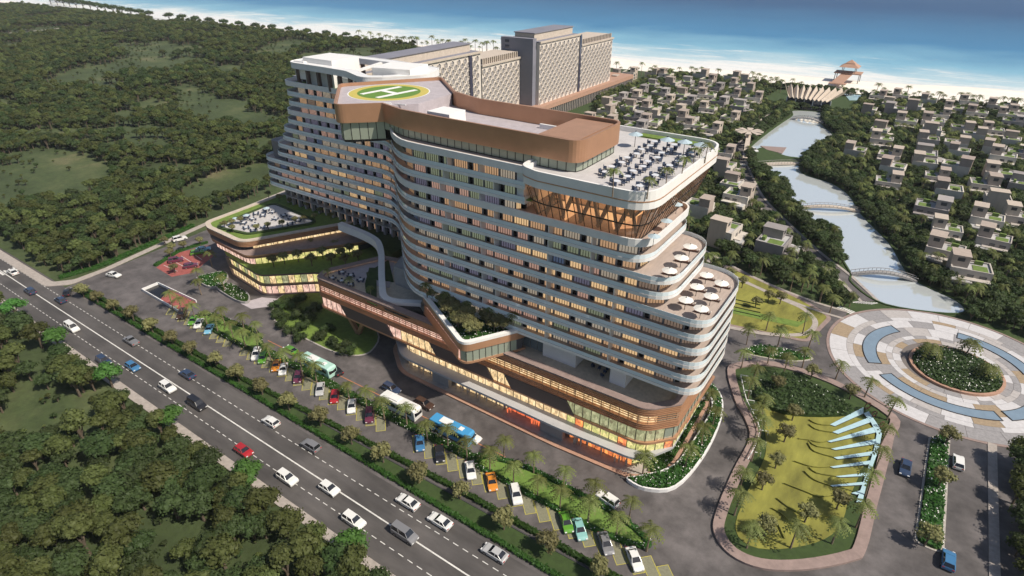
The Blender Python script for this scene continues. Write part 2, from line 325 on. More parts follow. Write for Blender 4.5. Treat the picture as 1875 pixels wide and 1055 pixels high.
def sea_material():
    m = mat('sea', (.05, .25, .4), .35, spec=.12); t = m.node_tree; b = t.nodes['Principled BSDF']; geo = t.nodes.new('ShaderNodeNewGeometry'); sx = t.nodes.new('ShaderNodeSeparateXYZ'); t.links.new(geo.outputs['Position'], sx.inputs[0])
    n = t.nodes.new('ShaderNodeTexNoise'); n.inputs['Scale'].default_value = .012; n.inputs['Detail'].default_value = 6; t.links.new(geo.outputs['Position'], n.inputs[0])
    ad = t.nodes.new('ShaderNodeMath'); ad.operation = 'MULTIPLY_ADD'; ad.inputs[1].default_value = 150; t.links.new(n.outputs[0], ad.inputs[0]); t.links.new(sx.outputs[1], ad.inputs[2])
    r = t.nodes.new('ShaderNodeMapRange'); r.inputs[1].default_value = 575; r.inputs[2].default_value = 1290; t.links.new(ad.outputs[0], r.inputs[0])
    cr = t.nodes.new('ShaderNodeValToRGB'); e = cr.color_ramp.elements; e[0].position = 0; e[0].color = (.72, .74, .73, 1); e[1].position = 1; e[1].color = (.010, .065, .18, 1)
    for p, c in ((.05, (.48, .62, .67)), (.15, (.20, .42, .56)), (.34, (.05, .20, .38))): k = e.new(p); k.color = (*c, 1)
    t.links.new(r.outputs[0], cr.inputs[0])
    mp = t.nodes.new('ShaderNodeMapping'); mp.inputs['Scale'].default_value = (.012, .05, 1); t.links.new(geo.outputs['Position'], mp.inputs[0])
    f = t.nodes.new('ShaderNodeTexNoise'); f.inputs['Scale'].default_value = 1; f.inputs['Detail'].default_value = 9; f.inputs['Roughness'].default_value = .72; f.inputs['Distortion'].default_value = 1.2; t.links.new(mp.outputs[0], f.inputs[0])
    r2 = t.nodes.new('ShaderNodeMapRange'); r2.inputs[1].default_value = 570; r2.inputs[2].default_value = 730; r2.inputs[3].default_value = .17; r2.inputs[4].default_value = -.16; t.links.new(ad.outputs[0], r2.inputs[0])
    sm = t.nodes.new('ShaderNodeMath'); t.links.new(f.outputs[0], sm.inputs[0]); t.links.new(r2.outputs[0], sm.inputs[1])
    r3 = t.nodes.new('ShaderNodeMapRange'); r3.inputs[1].default_value = .52; r3.inputs[2].default_value = .70; t.links.new(sm.outputs[0], r3.inputs[0])
    mx = t.nodes.new('ShaderNodeMixRGB'); mx.inputs[2].default_value = (.78, .78, .76, 1); t.links.new(r3.outputs[0], mx.inputs[0]); t.links.new(cr.outputs[0], mx.inputs[1]); t.links.new(mx.outputs[0], b.inputs['Base Color'])
    w1 = t.nodes.new('ShaderNodeTexNoise'); w1.inputs['Scale'].default_value = .22; w1.inputs['Detail'].default_value = 6; t.links.new(geo.outputs['Position'], w1.inputs[0])
    bp = t.nodes.new('ShaderNodeBump'); bp.inputs['Strength'].default_value = .6; bp.inputs['Distance'].default_value = .8; t.links.new(w1.outputs[0], bp.inputs['Height']); t.links.new(bp.outputs[0], b.inputs['Normal'])
sea_material()
struct(MB().sheet([(-6000, 9000), (3000, 9000)] + [(3000, 510)] + [(a, shore(a)) for a in range(1200, -4000, -12)] + [(-6000, 510)], 0).build('sea', 'sea'))
# main road
struct(MB().sheet([(-1500, 36.4), (300, 36.4), (300, 48.6), (-1500, 48.6)], 0).build('road', 'asphalt_road'))
mk = MB()
mk.box((-600, 42.5, .008), (1800, .24, .006))
for ln in (39.4, 45.6):
    for i in range(-340, 40): mk.box((i * 1.9, ln, .008), (1.05, .13, .006))
for i in range(10): mk.box((-205 , 37.4 + i * 1.15, .008), (3.2, .55, .006))
struct(mk.build('road_marking', 'paint_white'))
# the forecourt, drives and the side road
yard = [(-181, 48.6), (32, 48.6), (32, 122), (14, 122), (0, 130), (-2, 150), (-10, 154), (-30, 134), (-60, 134), (-60, 110), (-140, 110), (-168, 125), (-176, 190), (-200, 192), (-186, 100)]
struct(MB().sheet(yard, .004).build('forecourt', 'asphalt'))
def kerbed(name, poly, h, top, kerb='kerb', kw=.35, kh=.12, kind='structure'):
    p = ccw(poly); mb = MB().ribbon(p, -.02, kh, kw, True, 1); mb.prism(offs(p, kw - .01), -.02, h, 0)
    return struct(mb.build(name, [top, kerb]))
struct(MB().prism([(-900, 34.7), (12, 34.7), (12, 36.4), (-900, 36.4)], -.05, .13).build('footway', 'footway'))
struct(MB().prism(rpoly([(-900, 48.0), (-900, 46.2), (-186, 45.6, 3), (-181.5, 50, 3), (-182, 60), (-189, 95), (-200, 190), (-202, 190), (-191, 95), (-184, 60), (-183.8, 52, 2), (-187, 48.0, 2)]), -.05, .14).build('footway', 'footway'))
# avenue to the roundabout
struct(MB().prism([(26.2, 48.6), (27.6, 48.6), (27.6, 119), (26.2, 119)], -.05, .14).build('footway', 'footway'))
# villa roads
def road_strip(name, path, wd, z, m, kerbm=None):
    c = smooth(path); mb = MB(); l = offs(c, wd / 2, False); r = offs(c, -wd / 2, False)
    for i in range(len(c) - 1): mb.face([(*r[i], z), (*r[i + 1], z), (*l[i + 1], z), (*l[i], z)], 0)
    if kerbm:
        for s_ in (wd / 2, -wd / 2 - .9):
            e = offs(c, s_, False); mb.ribbon(e, -.04, .14, .9, False, 1)
    return struct(mb.build(name, [m, kerbm or m]))
road_strip('road', [(-110, 205), (-80, 189), (-60, 177), (-44, 167), (-28, 158.6), (-13, 154), (-3, 153)], 3.2, .012, 'asphalt', 'footway')
VR = GS((1592, 552), (1540, 503), (1490, 464), (1440, 417), (1390, 366), (1370, 330), (1358, 300), (1352, 280), (1368, 255), (1400, 222), (1425, 205))
road_strip('road', VR, 3.6, .008, 'asphalt', 'footway')
road_strip('path', GS((1875, 505), (1830, 494), (1790, 500), (1740, 520)), 1.6, .02, 'footway')
road_strip('path', GS((1610, 372), (1640, 366), (1680, 375), (1690, 400), (1670, 425)), 1.5, .02, 'footway')
road_strip('path', GS((1700, 262), (1660, 255), (1640, 262), (1630, 280)), 2.5, .02, 'asphalt')
mk = MB()
for i in range(8):
    p = Vector(G(1568 + i * 4.6, 553 + i * .4)); mk.box((p.x, p.y, .02), (.42, 2.2, .006), rad(-40))
    p = Vector(G(1536 + i * 4, 563 + i * 1.6)); mk.box((p.x, p.y, .022), (.42, 2.0, .006), rad(-25))
for i in range(7):
    p = Vector(G(1349 + i * 3.2, 302)); mk.box((p.x, p.y, .02), (.8, 3, .006), 0)
    p = Vector(G(1354 + i * 1.6, 263)); mk.box((p.x, p.y, .02), (.7, 3, .006), 0)
for t in resample(smooth([(-60, 177), (-44, 167), (-28, 158.6), (-13, 154)]), 2.4): mk.box((*t, .02), (1.1, .1, .006), rad(-28))
struct(mk.build('road_marking', 'paint_white'))
# lagoon
LAG = smooth([(4.7, 165), (-4.0, 172.5), (-5.4, 178.8), (-9.1, 188.4), (-12.9, 203.9), (-23.3, 214), (-27, 221), (-34, 232.7), (-37.5, 246.6), (-52, 262), (-56, 272), (-61.8, 283), (-64, 293), (-63.7, 324), (-62.8, 347), (-61.8, 367), (-64, 380),
              (-50.5, 384), (-48.3, 369), (-44.5, 354), (-35.4, 332), (-39.7, 310), (-40.9, 295), (-40.2, 283), (-36.5, 265), (-24, 258), (-16, 247), (-10.8, 232), (-4.9, 219.5), (1.4, 207), (5.9, 193), (9.6, 184), (20, 177), (20, 170)], True, 5)
def lagoon_material():
    m = mat('lagoon', (.90, .96, .97), .025, metal=.52, spec=1.0); t = m.node_tree; b = t.nodes['Principled BSDF']; b.inputs['IOR'].default_value = 1.9
    geo = t.nodes.new('ShaderNodeNewGeometry'); n = t.nodes.new('ShaderNodeTexNoise'); n.inputs['Scale'].default_value = 1.3; n.inputs['Detail'].default_value = 3; t.links.new(geo.outputs['Position'], n.inputs[0])
    bp = t.nodes.new('ShaderNodeBump'); bp.inputs['Strength'].default_value = .06; bp.inputs['Distance'].default_value = .1; t.links.new(n.outputs[0], bp.inputs['Height']); t.links.new(bp.outputs[0], b.inputs['Normal'])
lagoon_material()
struct(MB().sheet(LAG, .0).build('lagoon_water', 'lagoon'))
struct(MB().ribbon(LAG, -.1, .22, -.5, True).build('lagoon_bank', 'lawn_dark'))
# ================================================================== HOTEL TOWER
def front_b(a): return 77.4 + 24.8 * sst((-75 - a) / 35)
def back_b(a): return 97 + 22 * sst((-66 - a) / 38)
AR = [-17.8] * 6 + [-24.2, -24.2] + [-28.6] * 5
AL = [-162.4, -162.2, -162, -161.8, -155.6, -154.6, -151.6, -150.4, -147.9, -147.3, -145.4, -145, -143]
def ZK(k): return 18 + 2.583 * k
def outline(k):
    aR, aL = AR[k], AL[k]; rf = 6.5 if k < 8 else 5
    pts = [(aL, front_b(aL) + .2, 5)] + [(a, front_b(a), 0) for a in range(-146 + 10, int(aR) - 8, 2) if a > aL + 8]
    pts += [(aR, 77.4, rf), (aR, 97, 6)] + [(a, back_b(a), 0) for a in range(-30 - 6, -134, -3) if a < aR - 6] + [(aL, 119, 5)]
    return rpoly(pts)
hotel = thing('hotel_tower', 'long curved white hotel tower with glass balconies and copper crown', 'hotel building', (-75, 90, 0))
def hp(mb, name, mats, parent=None, **kw):
    o = mb.build(name, mats, None, **kw); p = parent or hotel; o.parent = p
    mw = Matrix.Translation(p.location) if p.parent is None else Matrix.Translation(p.parent.location) @ Matrix.Translation((0, 0, 0))
    o.matrix_parent_inverse = mw.inverted(); return o
def subp(mb, name, mats, part, **kw):        # sub-part: mesh in world coordinates under a part of a thing
    o = mb.build(name, mats, None, **kw); o.parent = part; o.matrix_parent_inverse = Matrix.Identity(4); return o
core = MB()
core.prism(offs(outline(0), 2.6), ZK(0), ZK(5) + .2, 0); core.prism(offs(outline(6), 2.6), ZK(5) + .2, ZK(7) + .2, 0)
core.prism(offs(outline(8), 2.6), ZK(7) + .2, ZK(9) + .2, 0)
o10 = rpoly([(-145, 102.3, 4)] + [(a, front_b(a), 0) for a in range(-138, -51, 2)] + [(-50.5, 77.4), (-50.5, 97)] + [(a, back_b(a), 0) for a in range(-54, -134, -3)] + [(-145, 119, 4)])
core.prism(offs(o10, 2.6), ZK(9) + .2, ZK(12), 0)
hp(core, 'wall', 'core_wall')
for k in range(13):
    ol = outline(k) if k < 10 else o10; z = ZK(k)
    mb = MB(); mb.prism(ol, z - .13, z + .40, 0, 1, 0); hp(mb, 'floor_slab', ['fascia' if k else 'white_panel', 'deck_wood'])
    if k in (9, 12):
        mb = MB(); mb.ribbon(ol, z + .40, z + 1.15, .28, True); hp(mb, 'parapet', 'fascia')
    else:
        mb = MB(); mb.ribbon(offs(ol, .07), z + .40, z + 1.10, .05, True); hp(mb, 'glass_railing', 'rail_glass')
# window bays (x along the wall, y outwards, z up)
def bay_geo(mb, X, ci, w_=3.3, h=2.05, door=True):
    o, tx, ny = X
    def P(x, y, z): return tuple(o + tx * x + ny * y + Vector((0, 0, z)))
    def bx(x0, x1, y0, y1, z0, z1, mi):
        n = len(mb.v); mb.v += [P(x0, y0, z0), P(x1, y0, z0), P(x1, y1, z0), P(x0, y1, z0), P(x0, y0, z1), P(x1, y0, z1), P(x1, y1, z1), P(x0, y1, z1)]
        for q in ((4, 5, 6, 7), (0, 1, 5, 4), (1, 2, 6, 5), (2, 3, 7, 6), (3, 0, 4, 7)): mb.f.append(tuple(n + i for i in q)); mb.m.append(mi)
    h_ = w_ / 2
    bx(-h_, -h_ + .30, 0, .22, 0, h, 8)
    if door: mb.face([P(-h_ + .30, 0, 0), P(-h_ + 1.05, 0, 0), P(-h_ + 1.05, 0, h), P(-h_ + .30, 0, h)], 9)
    if door: bx(-h_ + 1.05, -h_ + 1.17, 0, .12, 0, h, 8)
    x0, x1 = (-h_ + 1.17 if door else -h_ + .30), h_
    mb.face([P(x0, .02, 0), P(x1, .02, 0), P(x1, .02, h), P(x0, .02, h)], ci)
    NM = 4 if door else 6
    for i in range(NM + 1): x = x0 + (x1 - x0) * i / NM; bx(x - .035, x + .035, .02, .10, 0, h, 9)
BAYM = CURT + ['grey_wall', 'black_opening']
bay_mesh = []
for ci in range(16):
    mb = MB(); bay_geo(mb, (Vector((0, 0, 0)), Vector((1, 0, 0)), Vector((0, -1, 0))), ci % 8, door=ci < 8)
    me = bpy.data.meshes.new('window'); me.from_pydata(mb.v, [], mb.f)
    for m in BAYM: me.materials.append(M[m])
    me.polygons.foreach_set('material_index', mb.m); bay_mesh.append(me)
rest = MB(); nwin = 0
RW = random.Random(5)
for k in range(12):
    ol = ccw(outline(k + 1) if k < 9 else o10); wp = resample(offs(ol, 1.9 if k < 10 else 1.9), 3.3, True); N = len(wp); z = ZK(k) + .41
    run = RW.randrange(8)
    for i in range(N):
        p, q = Vector(wp[i]), Vector(wp[(i + 1) % N]); c = (p + q) / 2; t = (q - p).normalized(); nrm = Vector((t.y, -t.x))
        if c.y > 106 and c.x < -60: continue
        if c.y > 90 and c.x > -70 and nrm.y > .3: continue
        if k == 9 and c.x > -51: continue
        if k >= 10 and c.x > -52: continue
        if RW.random() < .55: run = RW.choices(range(8), (3.4, 2.8, 1.8, 1.0, 1.6, 2.6, 1.4 if k < 7 else .4, .8))[0]
        ci = run
        if c.x > -50 and k < 7 and RW.random() < .4: ci = 6
        if c.x > -30 or nrm.x > .3: ci = RW.choice((7, 7, 7, 6, 0))
        dr = RW.random() < .5
        if c.x > -78 and nwin < 300 and (nrm.y < -.4 or nrm.x > 0):
            o = bpy.data.objects.new('window', bay_mesh[ci + (8 if dr else 0)]); COL.objects.link(o); o.parent = hotel
            o.matrix_basis = Matrix.Translation((c.x + 75, c.y - 90, z)) @ Matrix.Rotation(math.atan2(t.y, t.x), 4, 'Z') @ Matrix.Diagonal(((q - p).length / 3.3, 1, 1, 1)); nwin += 1
        else: bay_geo(rest, (Vector((c.x, c.y, z)), Vector((t.x, t.y, 0)), Vector((nrm.x, nrm.y, 0))), ci, (q - p).length, door=not dr)
hp(rest, 'window_row', BAYM, kind='stuff')
# balcony dividers near the terraces and along the front
div = MB()
for k in range(12):
    z = ZK(k); xs = ([-33.5 if k < 6 else -38] if k < 9 else []) + [-57 - (k % 2) * 3, -69 + (k % 3)] + ([-46] if k < 9 else [])
    for x in xs: div.prism([(x - .06, 77.65), (x + .06, 77.65), (x + .06, 80), (x - .06, 80)], z + .4, z + 2.4)
hp(div, 'balcony_divider', 'fascia')
# white end walls beside the lounge
mb = MB(); mb.prism([(-52.6, 78.2), (-51, 77.8), (-51, 90), (-52.6, 90)], ZK(10), ZK(12)); mb.prism([(-51, 80), (-49.5, 80), (-49.5, 90), (-51, 90)], ZK(10), ZK(12))
hp(mb, 'end_wall', 'white_panel')
hp(MB().prism([(-53, 77.9), (-49.6, 77.9), (-49.6, 80.4), (-53, 80.4)], ZK(10) + .42, ZK(10) + .6), 'planting_bed', 'lawn_bright')
# lounge block with the roof terrace
TER = rpoly([(-51.5, 77.2, 3), (-47.5, 75.9, 4), (-28.4, 75.9, 4.8), (-28.4, 109, 5), (-51.5, 109, 3)])
mb = MB(); mb.prism(TER, 47.6, 49.42, 0, 1); hp(mb, 'terrace_slab', ['white_panel', 'deck_pale'])
hp(MB().ribbon(TER, 49.42, 50.35, .4, True), 'parapet', 'white_panel')
hp(MB().ribbon(offs(TER, -.04), 48.72, 48.9, .1, True), 'trim_band', 'copper')
hp(MB().prism([(-44, 106.3), (-31, 106.3), (-31, 108.4), (-44, 108.4)], 49.42, 49.7), 'planting_bed', 'lawn')
TERc = ccw(TER); top_ = resample(offs(TERc, .35), 1.45, True); bot_ = [None] * len(top_)
cx, cy = -40, 92
def pull(p, d):   # inward shift towards the block axis
    i = top_.index(p); a, b = Vector(top_[i - 1]), Vector(top_[(i + 1) % len(top_)]); t = (b - a).normalized(); return (p[0] - t.y * d, p[1] + t.x * d)
bot_ = [pull(p, 2.1) for p in top_]
def lerp3(p, z0, q, z1, t): return (p[0] + (q[0] - p[0]) * t, p[1] + (q[1] - p[1]) * t, z0 + (z1 - z0) * t)
bars = MB(); backp = MB(); NT = len(top_)
for i in range(NT):
    j = (i + 1) % NT
    for (t0, t1) in ((0, .48), (.5, 1)):
        q = [lerp3(bot_[i], 41.7, top_[i], 47.6, t0), lerp3(bot_[j], 41.7, top_[j], 47.6, t0), lerp3(bot_[j], 41.7, top_[j], 47.6, t1), lerp3(bot_[i], 41.7, top_[i], 47.6, t1)]
        vis = (top_[i][1] < 79 or top_[i][0] > -31)
        if vis: m_ = MB(); m_.face(q); hp(m_, 'window_pane', 'lounge_glass')
        else: backp.face(q)
    bars.bar(lerp3(bot_[i], 41.7, top_[i], 47.6, 0), lerp3(bot_[i], 41.7, top_[i], 47.6, 1), .09, .12)
    bars.bar(lerp3(bot_[i], 41.7, top_[i], 47.6, .49), lerp3(bot_[j], 41.7, top_[j], 47.6, .49), .12, .2)
    bars.bar(lerp3(bot_[i], 41.7, top_[i], 47.6, .01), lerp3(bot_[j], 41.7, top_[j], 47.6, .01), .15, .25)
hp(backp, 'window_pane', 'lounge_glass'); hp(bars, 'glazing_bars', 'dark_frame')
lo = MB(); lo.prism(offs(TERc, 4.6), 44.5, 44.8, 0); lo.prism(offs(TERc, 7.5), 41.7, 47.6, 1); lo.prism(offs(TERc, 2.3), 47.42, 47.58, 2)
hp(lo, 'lounge_interior', ['deck_wood', 'lit_lounge', 'lit_lounge'])
br = MB()
for i in range(5):
    x = -48 + i * 3.2
    br.bar((x, 80.2, 41.8), (x + 2.4, 79.4, 47.4), .5, .5); br.bar((x + 2.4, 79.4, 47.4), (x + 3.4, 80.2, 41.8), .4, .4)
for i in range(6):
    y = 82 + i * 4
    br.bar((-32.2, y, 41.8), (-31.4, y + 2.6, 47.4), .5, .5)
hp(br, 'brace', 'brown_panel')
# crown: brown and copper box with the helipad
CROWN = rpoly([(-42.4, 80.2, 2.6), (-42.4, 96, 2.6), (-74, 96.4, 8), (-82, 99, 6), (-95, 110, 1.6), (-108.5, 91, 2.2), (-93.2, 76.2, 2.2), (-86.6, 82.4, .6), (-80, 80.6, 5), (-70, 80.2, 3)])
CROWN = ccw(CROWN)
hp(MB().ribbon(CROWN, 51.25, 54.7, .45, True), 'crown_wall', 'crown_metal')
hp(MB().prism(offs(CROWN, .45), 51.3, 51.7, 0), 'roof_deck', 'deck_lilac')
hp(MB().prism(offs(CROWN, .02), 51.15, 51.25, 0), 'soffit', 'copper')
HEL = offs(ccw(rpoly([(-82, 88, 1), (-82.5, 99.5, 3), (-95, 110, 1.6), (-108.5, 91, 2.2), (-93.2, 76.2, 2.2), (-86.6, 82.4, 1)])), .5)
HD = hp(MB().prism(HEL, 51.7, 54.05, 0), 'helipad_deck', 'deck_lilac')
hc = Vector((-95.0, 92.8)); 
def disc(r, z, n=64): return [(hc.x + r * math.cos(2 * math.pi * i / n), hc.y + r * math.sin(2 * math.pi * i / n), z) for i in range(n)]
for r, z, m_, nm in ((8.6, 54.07, 'heli_white', 'helipad_border'), (8.35, 54.085, 'heli_yellow', 'helipad_ring'), (6.6, 54.10, 'heli_green', 'helipad_disc')):
    mb = MB(); mb.face(disc(r, z)); subp(mb, nm, m_, HD)
mb = MB(); d = Vector((.12, .993)).normalized(); e_ = Vector((d.y, -d.x))
for s_ in (-2.6, 2.6): c = hc + e_ * s_; mb.box((c.x, c.y, 54.115), (10.4, 1.25, .02), math.atan2(d.y, d.x))
mb.box((hc.x, hc.y, 54.114), (1.3, 4.2, .02), math.atan2(d.y, d.x)); subp(mb, 'helipad_letter', 'heli_white', HD)
mb = MB(); mb.box((G(808, 205, 54.8)[0], G(808, 205, 54.8)[1] + 1.4, 53.2), (5.2, 4.6, 3.2), 0); hp(mb, 'plant_room', 'white_panel')
mb = MB(); mb.box((-47.4, 88.3, 53.0), (7.2, 12.6, 2.6), 0); hp(mb, 'plant_room', 'copper')
mb = MB(); mb.box((-55, 93.8, 52.1), (6, .5, .8)); mb.box((-87, 84.3, 54.2), (1.5, .3, .4), .6); mb.box((-84.6, 85.3, 54.15), (2.5, .2, .25), .2); hp(mb, 'roof_unit', 'fascia')
# penthouse glazing
pg = resample(offs(CROWN, .7), 1.62, True)
pb = MB()
for i in range(len(pg)):
    p, q = pg[i], pg[(i + 1) % len(pg)]
    lowz = 47.6 if p[0] < -88 else 49.42
    m_ = MB(); m_.face([(*p, lowz), (*q, lowz), (*q, 51.2), (*p, 51.2)])
    if p[1] < 84 or p[0] > -44: hp(m_, 'window_pane', 'penthouse_glass')
    else: pb.face(m_.v)
    pb.bar((*p, lowz), (*p, 51.2), .09, .12, 1)
    pb.bar((*p, lowz + .06), (*q, lowz + .06), .1, .12, 1)
hp(pb, 'glazing_bars', ['penthouse_glass', 'dark_frame'])
hp(MB().prism(offs(CROWN, 3.2), 49.42, 51.2, 0), 'penthouse_core', 'deck_lilac')
hp(MB().prism(offs(HEL, .5), 47.2, 47.6, 0), 'soffit', 'dark_frame')
# far wing roof: canopy ring on columns, boxes
CAN = ccw(rpoly([(-141, 101.6, 4.5), (-126, 101.4, 6), (-117, 100.8, 6), (-108, 97, 4), (-104, 100, 2), (-98, 108, 4), (-101, 117, 4), (-118, 119, 4), (-141, 119, 4.5)]))
hp(MB().ribbon(CAN, 53.7, 55.1, 2.6, True), 'roof_canopy', 'fascia')
hp(MB().ribbon(offs(CAN, -.03), 54.9, 55.2, .2, True), 'trim_band', 'white_panel')
mb = MB()
for p in resample(offs(CAN, 1.2), 4.2, True): mb.box((*p, 51.5), (.8, .8, 4.6))
hp(mb, 'column', 'brown_panel')
mb = MB(); mb.box((-119, 110, 54.6), (.8, 14, .5), .3); mb.box((-112, 110, 54.6), (8, 1.2, .5), .1); hp(mb, 'canopy_beam', 'white_panel')
mb = MB(); mb.box((-131, 108.5, 53.0), (11, 9, 6.6)); mb.box((-137, 106, 53.2), (4, 6, 4.4)); hp(mb, 'plant_room', 'white_panel')
mb = MB(); mb.box((-106.5, 108.5, 53.2), (10, 9, 6.2), .25); hp(mb, 'plant_room', 'white_panel')
mb = MB(); mb.box((-120, 108, 50.8), (12, 6, 3)); hp(mb, 'roof_pavilion', 'clear_glass')
mb = MB(); 
for i in range(5): mb.box((-124.4 + i * .42, 105.9, 52.4), (.26, .1, .5 + .25 * (i == 0)))
hp(mb, 'roof_sign', 'heli_white')
hp(MB().ribbon(offs(ccw(rpoly([(-142, 102.6, 4), (-118, 102.4), (-118, 106), (-142, 106, 3)])), .6), 49.4, 49.75, 1.0, True), 'planting_bed', 'lawn_bright')
# base storeys of the far wing
FB = ccw(rpoly([(-157, 105.4, 3)] + [(a, front_b(a) + 3.2, 0) for a in range(-150, -84, 3)] + [(-84, 97), (-100, 117), (-157, 118, 3)]))
hp(MB().prism(FB, 0, 18, 0), 'base_wall', 'core_wall')
bm_ = MB(); fr = [p for p in resample(FB, 3.0, True)]
for i in range(len(fr)):
    p, q = Vector(fr[i]), Vector(fr[(i + 1) % len(fr)]); c = (p + q) / 2; t = (q - p).normalized(); n = Vector((t.y, -t.x))
    if n.y > -.2: continue
    for zz in (12.3, 15.2):
        bay_geo(bm_, (Vector((c.x, c.y, zz)) + Vector((n.x, n.y, 0)) * .06, Vector((t.x, t.y, 0)), Vector((n.x, n.y, 0))), RW.choice((0, 0, 1, 2, 3, 5)), 3.0, 2.4)
    if i % 1 == 0: bm_.bar((p.x + n.x * .7, p.y + n.y * .7, 12), (p.x + n.x * .7, p.y + n.y * .7, 18), .7, .7, 8)
    bm_.bar((p.x + n.x * .9, p.y + n.y * .9, 14.95), (q.x + n.x * .9, q.y + n.y * .9, 14.95), 1.4, .25, 8)
hp(bm_, 'base_window_row', BAYM, kind='stuff')
# open level under the near wing
cb = MB(); cb.prism([(-47.5, 79.6), (-40.5, 79.6), (-40.5, 95), (-47.5, 95)], 12, 18); cb.prism([(-33.5, 79.4), (-30.5, 79.4), (-30.5, 95), (-33.5, 95)], 12, 18); cb.prism([(-62, 86), (-50, 86), (-50, 95), (-62, 95)], 12, 18); cb.prism([(-30, 88), (-24, 88), (-24, 95), (-30, 95)], 12, 18)
hp(cb, 'core_block', 'fascia')
hp(MB().prism(rpoly([(-90, 84), (-60, 84), (-60, 96), (-95, 96)]), 0, 18), 'core_block', 'grey_wall')
gl = MB()
for x in range(0, 4): gl.face([(-54 + x * 1.6, 80.4, 13.3), (-52.5 + x * 1.6, 80.4, 13.3), (-52.5 + x * 1.6, 80.4, 17.8), (-54 + x * 1.6, 80.4, 17.8)])
hp(gl, 'glass_screen', 'clear_glass')

# ================================================================== PODIUM WITH THE BRIDGE WING
pod = thing('retail_podium', 'three storey retail podium with copper louvres, shops and bridging wing', 'podium building', (-55, 85, 0))
def pp(mb, name, mats, **kw): return hp(mb, name, mats, pod, **kw)
PL = ccw(rpoly([(-86.6, 96), (-87, 79, 5), (-79, 73.0, 8), (-40, 72.8), (-24.2, 73.6, 5), (-20.6, 80), (-21, 100), (-60, 100)]))
pp(MB().prism(offs(PL, -.75), -.05, .32, 0), 'plinth', 'timber')
pp(MB().prism(offs(PL, .15), .32, .36, 0), 'shop_walk', 'footway')
PBED = ccw([(-22.6, 76), (-20.9, 77.6), (-20.4, 82), (-20.7, 99.5), (-23.2, 99.5), (-23.2, 82), (-24.6, 77.4)])
pp(MB().prism(PL, 3.8, 4.3, 0), 'canopy', 'canopy_grey')
GW = ccw(offs(PL, 2.7))
pp(MB().prism(offs(GW, .9), .3, 3.85, 0), 'ground_wall', 'core_wall')
def wallx(x0, x1, y, z0, z1, m_, name, th=.25):
    mb = MB(); mb.box(((x0 + x1) / 2, y, (z0 + z1) / 2), (x1 - x0, th, z1 - z0)); return pp(mb, name, m_)
for (x0, x1, kind) in ((-79.7, -71.6, 'lit_shop'), (-71.2, -66.8, 'wall'), (-66.3, -52.9, 'lit_shop'), (-52.7, -44.6, 'lit_red'), (-44.3, -39.4, 'wall'), (-38.8, -26.2, 'lit_orange')):
    if kind == 'wall': wallx(x0, x1, 74.6, .36, 3.78, 'grey_wall', 'wall_panel', 1.1); continue
    n = max(3, round((x1 - x0) / 1.9))
    for i in range(n):
        a0 = x0 + (x1 - x0) * i / n; a1 = x0 + (x1 - x0) * (i + 1) / n
        wallx(a0 + .05, a1 - .05, 75.75, .4, 3.25, kind, 'shop_window', .06); wallx(a0 - .05, a0 + .05, 75.7, .36, 3.25, 'dark_frame', 'shop_mullion', .2)
    wallx(x0, x1, 75.0, 3.2, 3.78, 'dark_frame', 'sign_fascia', 1.2)
    it = MB()
    for i in range(n * 2):
        x = R.uniform(x0 + .4, x1 - .4); y = R.uniform(74.6, 75.4); it.tube([(x, y, .36), (x, y, .9), (x, y, 1.35), (x, y, 1.6)], [.10, .16, .19, .08], 6, 0); it.box((x, y, 1.78), (.18, .18, .24), 0, 1)
    pp(it, 'shop_display', ['lit_red' if kind == 'lit_red' else 'stone_beige', 'stone_beige'])
sg = MB()
for x0, n in ((-65.2, 5), (-60.8, 4), (-56.5, 8)):
    for i in range(n): sg.box((x0 + i * .34, 74.36, 3.5), (.2, .06, .30 + .06 * (i % 2)))
pp(sg, 'sign_lettering', 'heli_white')
# curved left corner of the ground floor and right corner
for i, (p, q) in enumerate(zip(GW, GW[1:] + GW[:1])):
    if (p[0] < -79.6 and p[1] < 92) or (p[0] > -26.4 and p[1] < 84):
        m_ = MB(); L_ = math.dist(p, q)
        if L_ < .05: continue
        m_.face([(*p, .36), (*q, .36), (*q, 3.8), (*p, 3.8)]); pp(m_, 'shop_window', 'penthouse_glass' if p[0] < -50 else 'lit_gold')
# upper volume
UP = ccw(rpoly([(-102, 92, 2), (-108.2, 78.6, 3), (-106.6, 74.9, 2.2), (-60, 74.9), (-24.6, 75.2, 4.6), (-20.4, 80), (-20.4, 101), (-62, 101)]))
UPg = ccw(rpoly([(-84, 100), (-85, 79, 4), (-79, 75.0, 4), (-24.6, 75.2, 4.6), (-20.4, 80), (-20.4, 101)]))
def in_strip(path, closed=True, step=1.7): return resample(path, step, closed)
def panes(path, z0, z1, pick, name='window_pane', step=1.7, grp=None, frame=True, vis=lambda p: True, host=pp):
    ps = resample(path, step, True); fb = MB(); bk = MB()
    for i in range(len(ps)):
        p, q = ps[i], ps[(i + 1) % len(ps)]
        m_ = pick(p, i)
        if vis(p):
            mb = MB(); mb.face([(*p, z0), (*q, z0), (*q, z1), (*p, z1)]); host(mb, name, m_)
            fb.bar((*p, z0), (*p, z1), .10, .12)
        else: bk.face([(*p, z0), (*q, z0), (*q, z1), (*p, z1)])
    host(fb, 'glazing_bars', 'dark_frame')
    if bk.f: host(bk, 'rear_glazing', 'pane_dark')
visP = lambda p: p[1] < 76.6 or (p[0] > -24 and p[1] < 93) or p[0] < -105
def pk1(p, i): return 'lit_shop' if p[0] < -40 else ('lit_gold' if i % 5 else 'lit_orange')
def pk2(p, i): return 'lit_pink' if p[0] < -82 else ('lit_shop' if p[0] < -44 else ('lit_green' if p[0] < -23 else 'penthouse_glass'))
